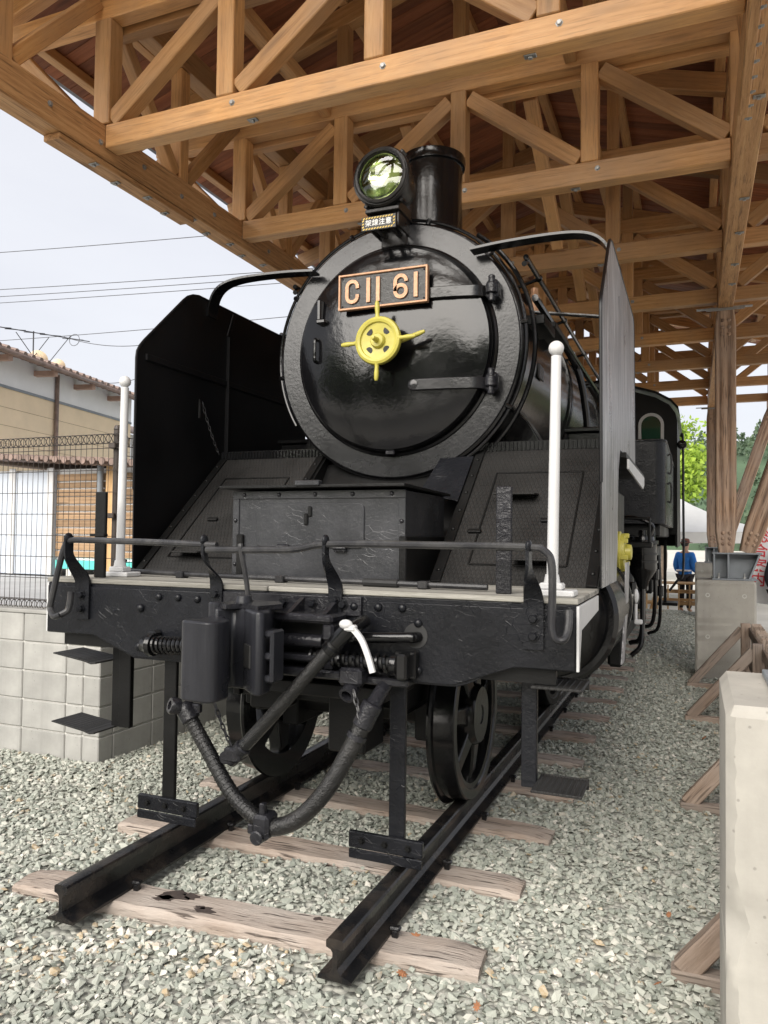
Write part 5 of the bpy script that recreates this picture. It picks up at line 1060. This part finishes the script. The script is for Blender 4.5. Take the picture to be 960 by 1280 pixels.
# long wall of the house, receding from the camera: hp() puts a photo pixel on that wall
HA, HD = Vector((-12.4, 9.2, 0)), Vector((-.21, .978, 0)); HN = Vector((HD.y, -HD.x, 0))
def hp(u, v, off=0.):
    d = ray(u, v); t = ((HA+HN*off-Vector(CAM)).dot(HN))/d.dot(HN); return Vector(CAM)+d*t
def house():
    r = empty('house', (-13.5, 12, .7), label='tan rendered house with a white band under its brown tiled eave', cat='house')
    def along(p): return (p-HA).dot(HD)
    s0, s1 = along(hp(-120, 500)), along(hp(163, 540)); ze = hp(60, 462, .5).z; zb = hp(70, 502).z
    P = lambda s, n, z: HA+HD*s+HN*n+Vector((0, 0, z))
    def slab(name, mat, sa, sb, na, nb, za, zb_): return mb().add([P(a, b, c) for a in (sa, sb) for b in (na, nb) for c in (za, zb_)], [(0, 1, 3, 2), (4, 6, 7, 5), (0, 4, 5, 1), (2, 3, 7, 6), (0, 2, 6, 4), (1, 5, 7, 3)]).build(name, mat, r)
    slab('wall', 'tan', s0, s1, -7, 0, .7, zb); slab('upper_wall', 'plaster', s0, s1, -7, .012, zb+.001, ze+.25); slab('band_trim', 'grey_steel', s0, s1, .0125, .03, zb-.03, zb+.03)
    for i in range(9): slab('wall_joint', 'shedwood', s0, s1, .0005, .004, .9+i*.4, .907+i*.4)
    mb().prism([(-.0, .03), (.55, -.10), (.55, -.05), (-.0, .08), (-3.5, .88), (-7.5, -.06), (-7.5, -.12), (-3.5, .80)], lambda a, b, t: P(t, a, ze+.16+b), s0-.3, s1+.35).build('roof', 'tile', r)
    mb().prism([(.555, -.14), (.58, -.14), (.58, -.02), (.555, -.02)], lambda a, b, t: P(t, a, ze+.16+b), s0-.3, s1+.35).build('fascia_board', 'eave', r)
    mb().tube([P(s0-.3, .63, ze+.06), P(s1+.35, .63, ze+.03)], .05, 8).build('gutter', 'tile', r)
    n = int((s1-s0+.6)/.28)
    for i in range(n): mb().lathe(P(s0-.2+i*.28, .60, ze+.11), -HN+Vector((0, 0, .23)), [(0, 0), (0, .075), (.5, .08)], 8).build('eave_tile', 'tile', r)
    for i in range(int((s1-s0)/1.6)): q = s0+.6+1.6*i; mb().add([P(a, b, c) for a in (q-.07, q+.07) for b in (.0, .54) for c in (ze-.10, ze+.02)], [(0, 1, 3, 2), (4, 6, 7, 5), (0, 4, 5, 1), (2, 3, 7, 6), (0, 2, 6, 4), (1, 5, 7, 3)]).build('rafter_end', 'eave', r)
    q = along(hp(68, 520)); mb().cyl(P(q, .06, .7), P(q, .06, ze+.1), .05, n=10).build('rain_pipe', 'tile', r)
    # gable end wall turned away, with its window
    slab('bay_wall', 'plaster', s1+.3, s1+5, -.9, -.6, .7, ze-.7); mb().prism([(-.3, 0), (-1.5, .5), (-1.5, .56), (-.3, .06)], lambda a, b, t: P(t, a, ze-.75+b), s1+.2, s1+5).build('bay_roof', 'tile', r)
    w = slab('window', 'trim', s1+1.2, s1+3.2, -.6, -.56, ze-2.2, ze-1.0); slab('window_pane', 'grey_steel', s1+1.35, s1+3.05, -.559, -.552, ze-2.05, ze-1.15)
house()
# television aerial and dishes on the house roof
def aerial():
    P = lambda u, v: hp(u, v, -.1)
    r = empty('television_aerial', P(41, 455), label='thin rooftop television aerial on the tan house', cat='aerial')
    mb().tube([P(41, 462), P(42, 414)], .016, 6).build('mast', 'cable', r)
    mb().tube([P(-10, 407), P(112, 427)], .012, 6).build('boom', 'cable', r)
    for u, v in ((0, 409), (18, 412), (42, 416), (62, 419), (90, 424)): mb().tube([P(u-12, v-1), P(u+14, v+1)], .009, 5).build('dipole', 'cable', r)
    for a, b in (((41, 445), (20, 415)), ((43, 445), (61, 422)), ((62, 452), (88, 420))): mb().tube([P(*a), P(*b)], .01, 5).build('stay_wire', 'cable', r)
    c = P(93, 425); mb().tube([c+Vector((.17*math.cos(a*.5236), 0, .15*math.sin(a*.5236))) for a in range(12)], .008, 5, closed=True).build('ring_dipole', 'cable', r)
    for (u, v, rr, lb) in ((47, 450, .22, 'pale satellite dish beside the aerial mast'), (72, 458, .17, 'smaller pale satellite dish lower on the house roof')):
        p = P(u, v); d = mb().lathe(p, (-.3, .5, .35), [(0, 0), (.02, rr*.5), (.06, rr*.85), (.08, rr), (.07, rr*.84), (.03, rr*.5), (.015, 0)], 20).cyl(p+Vector((.02, .05, 0)), p-Vector((0, -.15, .45)), .025, n=8).build('satellite_dish', 'tan'); tag(d, lb, 'satellite dish', 'dishes on the house roof')
aerial()
# power lines across the sky
PL = [((-30, 315), (300, 289), 'topmost thin power line, above the pair behind the deflector'), ((-30, 361), (330, 338), 'upper power line of the close parallel set'), ((-30, 370), (345, 345), 'middle power line of the close parallel set'), ((-30, 378), (352, 352), 'lower power line of the close parallel set'),
      ((60, 419), (380, 392), 'slack power line rising from beside the aerial'), ((80, 421), (200, 428), 'short dark service cable sagging to the house roof'), ((100, 472), (180, 470), 'thin service cable just above the house eave')]
for i, (a, b, lb) in enumerate(PL):
    y = 22+i*.8 if i < 5 else 11.0; p, q = py(*a, y), py(*b, y); d = q-p
    if i < 5: p, q = p-d*.6, q+d*.3
    m = mb().tube([p.lerp(q, t/16)-Vector((0, 0, (.12 if i < 5 else .15)*4*(t/16)*(1-t/16))) for t in range(17)], .016 if i < 5 else .008, 5)
    tag(m.build('power_line', 'cable'), lb, 'cable', 'cables strung across the sky')

# ================================================================ BACKGROUND, beyond the shelter
def tree(x, y, zb, h, cr, nl, mat, label, cat='tree', group=None, leaf=.14, cz=None, seed=1, flat=1.):
    rg = np.random.default_rng(seed); r = empty('leafy_tree', (x, y, zb), label=label, cat=cat, group=group); rr = random.Random(seed)
    tr = mb(); th = h*.45; tr.tube([(x+.05*h*math.sin(i*.8)*.3, y, zb+th*i/6) for i in range(7)], [h*.028*(1-.09*i) for i in range(7)], 9)
    ends = []
    for i in range(9):
        a = i*2.4; t0 = zb+th*(.45+.06*i); e = Vector((x+cr*.62*math.cos(a), y+cr*.62*math.sin(a), t0+h*(.16+.03*(i % 4)))); tr.tube([(x, y, t0-.1), (x+cr*.25*math.cos(a), y+cr*.25*math.sin(a), t0+h*.07), e], [h*.013, h*.009, h*.004], 6); ends.append(e)
    tr.build('trunk', 'bark', r)
    nc = 46; C = []; cc = np.array([x, y, zb+h*.62])
    for i in range(nc):
        v = rg.normal(0, 1, 3); v /= np.linalg.norm(v); C.append(cc+v*np.array([cr, cr*flat, h*.38])*rg.uniform(.35, .95)**.6)
    C = np.array(C); ci = rg.integers(0, nc, nl); sig = cr*.17
    P = C[ci]+rg.normal(0, 1, (nl, 3))*np.array([sig, sig, sig*.75])
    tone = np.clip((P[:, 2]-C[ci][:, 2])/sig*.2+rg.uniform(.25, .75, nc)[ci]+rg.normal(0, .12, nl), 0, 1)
    U = rg.normal(0, 1, (nl, 3)); U /= np.linalg.norm(U, axis=1)[:, None]; W = np.cross(U, rg.normal(0, 1, (nl, 3))); W /= np.linalg.norm(W, axis=1)[:, None]
    s = leaf*rg.uniform(.6, 1.3, nl)[:, None]; V = np.stack([P-U*s, P+W*s*.5, P+U*s, P-W*s*.5], 1).reshape(-1, 3)
    me = bpy.data.meshes.new('crown'); me.vertices.add(len(V)); me.vertices.foreach_set('co', V.astype(np.float32).ravel()); me.loops.add(len(V)); me.loops.foreach_set('vertex_index', np.arange(len(V), dtype=np.int32)); me.polygons.add(nl); me.polygons.foreach_set('loop_start', np.arange(0, len(V), 4, dtype=np.int32)); me.update(calc_edges=True)
    at = me.attributes.new('tone', 'FLOAT', 'POINT'); at.data.foreach_set('value', np.repeat(tone, 4).astype(np.float32)); me.materials.append(M[mat])
    link(bpy.data.objects.new('crown', me), r); return r
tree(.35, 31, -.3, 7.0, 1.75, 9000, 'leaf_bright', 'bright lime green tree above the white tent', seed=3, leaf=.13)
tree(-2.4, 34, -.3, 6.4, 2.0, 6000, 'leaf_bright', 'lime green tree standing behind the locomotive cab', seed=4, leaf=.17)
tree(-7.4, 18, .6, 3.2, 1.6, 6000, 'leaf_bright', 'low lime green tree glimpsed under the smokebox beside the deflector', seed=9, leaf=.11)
# trees across the open space in front of the locomotive; the lamp glass mirrors them
BT = [(-16, -20, 9, 'broad green tree facing the locomotive, outermost on the block wall side'), (-9, -23, 9, 'green tree facing the locomotive, second from the block wall side'), (-3.5, -26, 11, 'tall green tree straight ahead of the locomotive front'), (2, -27, 10, 'green tree beside the tall one straight ahead of the locomotive'), (8, -23, 9.5, 'green tree facing the locomotive, second from the barrier side'), (15, -20, 9, 'broad green tree facing the locomotive, outermost on the barrier side')]
for i, (x, y, h, lb) in enumerate(BT): tree(x, y, -.3, h, h*.42, 4000, 'leaf_mid', lb, group='trees facing the locomotive', seed=20+i, leaf=.32)
# wooded hill
hill = mb(); nx, ny = 60, 20
hv = []
for j in range(ny+1):
    for i in range(nx+1):
        X = -60+260*i/nx; Yh = 130+140*j/ny; t = j/ny; hv.append((X, Yh, -.4+(16+9*math.sin(X*.03+1)+6*math.sin(X*.071))*min(1, t*2.2)*(1-.3*t)))
hill.add(hv, [(j*(nx+1)+i, j*(nx+1)+i+1, (j+1)*(nx+1)+i+1, (j+1)*(nx+1)+i) for j in range(ny) for i in range(nx)])
M['hillgreen'] = plain('hill_green', (.05, .085, .045), .95, 0, .4, .08, .3, .5)
tag(hill.build('hill', 'hillgreen'), 'distant dark green wooded hill beyond the shelter', 'hill', kind='structure')
hva = np.array(hv); NT_ = 1400; ks = rng.integers(0, len(hva), NT_); base = hva[ks]+np.stack([rng.uniform(-2.5, 2.5, NT_), rng.uniform(-3.5, 3.5, NT_), np.zeros(NT_)], 1); base = base[(base[:, 0] > -10) & (base[:, 0] < 120)]
NL = 70; hgt = rng.uniform(4, 7.5, len(base)); tt = rng.random((len(base), NL)); an = rng.uniform(0, 6.283, (len(base), NL)); rad = np.sqrt(rng.random((len(base), NL)))*(1-tt)**.7*hgt[:, None]*.33
Pf = (base[:, None]+np.stack([rad*np.cos(an), rad*np.sin(an), tt*hgt[:, None]], -1)).reshape(-1, 3); nl = len(Pf); U = rng.normal(0, 1, (nl, 3)); W = rng.normal(0, 1, (nl, 3)); U /= np.linalg.norm(U, axis=1)[:, None]; W /= np.linalg.norm(W, axis=1)[:, None]
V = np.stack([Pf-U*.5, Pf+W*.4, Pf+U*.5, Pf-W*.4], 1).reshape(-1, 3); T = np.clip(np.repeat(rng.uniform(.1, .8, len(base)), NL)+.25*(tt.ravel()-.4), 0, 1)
me = bpy.data.meshes.new('forest'); me.vertices.add(len(V)); me.vertices.foreach_set('co', V.astype(np.float32).ravel()); me.loops.add(len(V)); me.loops.foreach_set('vertex_index', np.arange(len(V), dtype=np.int32)); me.polygons.add(nl); me.polygons.foreach_set('loop_start', np.arange(0, len(V), 4, dtype=np.int32)); me.update(calc_edges=True)
at = me.attributes.new('tone', 'FLOAT', 'POINT'); at.data.foreach_set('value', np.repeat(T, 4).astype(np.float32)); me.materials.append(M['leaf_dark'])
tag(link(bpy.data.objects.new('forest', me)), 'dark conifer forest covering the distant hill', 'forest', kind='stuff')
# white tent
def tent():
    y0, y1, x0, x1, ze, zr = 17.5, 22.5, -2.6, 3.6, 1.55, 2.95; xm = .6
    r = empty('event_tent', (xm, 20, -.34), label='off-white event tent with peaked canopy beyond the shelter end', cat='tent')
    m = mb(); V = []; N = 16
    apex = (xm, (y0+y1)/2, zr)
    edge = [(x0+(x1-x0)*i/8, y0) for i in range(9)]+[(x1, y0+(y1-y0)*i/8) for i in range(1, 9)]+[(x1-(x1-x0)*i/8, y1) for i in range(1, 9)]+[(x0, y1-(y1-y0)*i/8) for i in range(1, 8)]
    rings = 6; n = len(edge)
    for k in range(rings):
        t = k/rings
        for i, (a, b) in enumerate(edge): V.append((a+(apex[0]-a)*t, b+(apex[1]-b)*t, ze+(zr-ze)*(t-.16*math.sin(math.pi*t))+.02*math.sin(i*1.9)*(1-t)))
    V.append(apex); F = [(k*n+i, k*n+(i+1) % n, (k+1)*n+(i+1) % n, (k+1)*n+i) for k in range(rings-1) for i in range(n)]+[((rings-1)*n+i, (rings-1)*n+(i+1) % n, rings*n) for i in range(n)]
    m.add(V, F); m.build('canopy', 'tent', r, angle=50)
    v = mb(); v.add([(a, b, ze+.0) for a, b in edge]+[(a, b, ze-.28+.02*math.sin(i*2.2)) for i, (a, b) in enumerate(edge)], [(i, (i+1) % n, n+(i+1) % n, n+i) for i in range(n)]); v.build('valance', 'tent', r)
    for a, b in ((x0, y0), (x1, y0), (x0, y1), (x1, y1)): mb().cyl((a, b, -.34), (a, b, ze), .03, n=8).build('tent_pole', 'galv', r)
tent()
# picket fence
pf = empty('picket_fence', (.5, 15, -.34), label='low natural wood picket fence across the far end of the track', cat='fence')
for z in (.02, .28): timber('fence_rail', (-2.0, 15.0, z-.06), (1.95, 15.0, z-.06), .04, .08, 'picket', pf)
k = -1.95
while k < 1.95: timber('picket', (k, 14.965, -.40), (k, 14.965, .36), .03, .085, 'picket', pf, (0, 1, 0)); k += .22
for x in (-2.0, 0, 1.9): timber('fence_post', (x, 15.06, -.42), (x, 15.06, .40), .08, .08, 'picket', pf, (0, 1, 0))
# table and bench beyond the fence
def table(x, y, label):
    r = empty('wooden_table', (x, y, -.34), label=label, cat='table')
    for i in range(4): timber('table_plank', (x-.75, y-.27+.18*i, .38), (x+.75, y-.27+.18*i, .38), .17, .03, 'picket', r)
    for sx in (-.55, .55):
        for sy in (-.25, .25): timber('leg', (x+sx*1.15, y+sy*1.3, -.34), (x+sx*.8, y+sy*.5, .365), .05, .06, 'picket', r, (0, 1, 0))
    timber('stretcher', (x-.5, y, .0), (x+.5, y, .0), .05, .06, 'picket', r)
table(1.35, 15.5, 'wooden picnic table in front of the tent beyond the picket fence'); table(-.3, 17.0, 'wooden picnic table behind the locomotive bunker')
# people
def person(x, y, zg, h, coat, legs, hat, label, face=0., white=False):
    r = empty('person', (x, y, zg), label=label, cat='person'); s = h/1.7; mw = Matrix.Translation((x, y, zg)) @ Matrix.Rotation(face, 4, 'Z') @ Matrix.Scale(s, 4)
    def skin(name, pts, edges, rad, mat, mark=0):
        me = bpy.data.meshes.new(name); me.from_pydata(pts, edges, []); o = bpy.data.objects.new(name, me); link(o, r, mw); me.materials.append(M[mat])
        sm = o.modifiers.new('skin', 'SKIN'); sm.use_smooth_shade = True
        for v, q in zip(me.skin_vertices[0].data, rad): v.radius = q if hasattr(q, '__len__') else (q, q)
        me.skin_vertices[0].data[mark].use_root = True
        ss = o.modifiers.new('sub', 'SUBSURF'); ss.levels = ss.render_levels = 1; return o
    # body: pelvis, chest, neck, head, arms, legs as one skinned surface
    P = [(0, 0, .92), (0, 0, 1.12), (0, .01, 1.33), (0, 0, 1.46), (0, -.01, 1.53), (0, -.015, 1.62), (0, -.01, 1.69),
         (.17, 0, 1.38), (.23, .01, 1.14), (.22, -.10, .95), (.205, -.16, .89), (-.17, 0, 1.38), (-.23, .01, 1.14), (-.22, -.10, .95), (-.205, -.16, .89),
         (.095, 0, .86), (.10, -.01, .48), (.10, .02, .09), (.11, -.10, .04), (-.095, 0, .86), (-.10, -.01, .48), (-.10, .02, .09), (-.11, -.10, .04)]
    E = [(0, 1), (1, 2), (2, 3), (3, 4), (4, 5), (5, 6), (2, 7), (7, 8), (8, 9), (9, 10), (2, 11), (11, 12), (12, 13), (13, 14), (0, 15), (15, 16), (16, 17), (17, 18), (0, 19), (19, 20), (20, 21), (21, 22)]
    Rr = [(.15, .11), (.13, .10), (.15, .105), (.055, .055), (.075, .085), (.088, .10), (.06, .07), .062, .048, .038, .03, .062, .048, .038, .03, .085, .06, .042, .035, .085, .06, .042, .035]
    skin('body', P, E, Rr, 'skin')
    C = [(0, 0, .80), (0, 0, 1.0), (0, 0, 1.2), (0, .01, 1.36), (.17, 0, 1.385), (.235, .01, 1.14), (.222, -.09, .97), (-.17, 0, 1.385), (-.235, .01, 1.14), (-.222, -.09, .97)]
    skin('coat', C, [(0, 1), (1, 2), (2, 3), (3, 4), (4, 5), (5, 6), (3, 7), (7, 8), (8, 9)], [(.20, .145), (.175, .13), (.17, .125), (.15, .115), .085, .082, .078, .085, .082, .078], coat)
    L = [(0, 0, .90), (.10, 0, .84), (.103, -.01, .48), (.105, .02, .10), (-.10, 0, .84), (-.103, -.01, .48), (-.105, .02, .10)]
    skin('trousers', L, [(0, 1), (1, 2), (2, 3), (0, 4), (4, 5), (5, 6)], [(.15, .115), .10, .078, .066, .10, .078, .066], legs)
    if white: mb().box((-.035, -.152, 1.02), (-.015, -.128, 1.34), .004).box((.015, -.152, 1.02), (.035, -.128, 1.34), .004).box((-.16, -.142, .99), (.16, .142, 1.03), .01).build('collar_band', 'cloth_white', r, mw=mw)
    if hat: mb().lathe((0, -.01, 1.655), (0, 0, 1), [(0, .165), (.012, .165), (.02, .105), (.09, .09), (.11, .06), (.115, 0)], 18, (0, 1, 0)).build('hat', 'hat', r, mw=mw)
    hm = mb().sphere((0, .012, 1.655), .108, 12, (.9, 1, .95)); hm.build('hair', 'hair', r, mw=mw)
    mb().sphere((0, -.108, 1.605), .016, 8, (.8, 1, 1.2)).build('nose', 'skin', r, mw=mw)
    mb().sphere((.032, -.095, 1.628), .010, 8).sphere((-.032, -.095, 1.628), .010, 8).build('eye', 'hair', r, mw=mw)
    mb().box((-.022, -.105, 1.562), (.022, -.085, 1.57), .003).build('mouth', 'red', r, mw=mw)
    for sx in (-1, 1):
        mb().sphere((sx*.088, 0, 1.62), .024, 8, (.4, .8, 1.2)).build('ear', 'skin', r, mw=mw)
        hd_ = mb(); bx, by, bz = sx*.205, -.165, .875
        for f in range(4): hd_.tube([(bx+(f-1.5)*.018, by, bz), (bx+(f-1.5)*.019, by-.02, bz-.05), (bx+(f-1.5)*.018, by-.012, bz-.082+.006*abs(f-1.5))], [.0095, .009, .007], 6)
        hd_.tube([(bx-sx*.03, by, bz+.02), (bx-sx*.05, by-.02, bz-.02), (bx-sx*.048, by-.028, bz-.05)], [.010, .0095, .008], 6); hd_.build('hand', 'skin', r, mw=mw)
    return r
person(1.47, 16.0, -.34, 1.66, 'cloth_blue', 'cloth_dark', True, 'person in a blue coat with white bands and a brown hat beyond the picket fence', R(150), True)
q = pz(961, 790, -.34); person(2.98, 11.2, -.34, 1.62, 'cloth_dark', 'cloth_dark', False, 'person in dark clothes beside the information banner', R(35))
# information banner
bx, by = 2.62, 11.6
bn = empty('information_banner', (bx, by, -.34), label='white upright banner with red characters beyond the footing blocks', cat='banner')
bt_ = Matrix.Translation((bx, by, .0)) @ Matrix.Rotation(R(4), 4, 'Y')
mb().box((-.17, 0, .28), (.19, .012, 1.62), .002).build('banner_cloth', 'cloth_white', bn, mw=bt_)
mb().cyl((-.185, .006, -.36), (-.185, .006, 1.68), .012, n=8).cyl((-.185, .006, 1.655), (.2, .006, 1.655), .009, n=8).build('banner_pole', 'galv', bn, mw=bt_)
mb().box((-.38, -.15, -.345), (.0, .17, -.30), .01).build('banner_base', 'rubber', bn, mw=bt_)
for i, chx in enumerate('総合案内'): text('banner_character', chx, .24, 'red', bn, bt_ @ Matrix.Translation((.01, -.004, 1.42-.25*i)) @ RX90, .002)
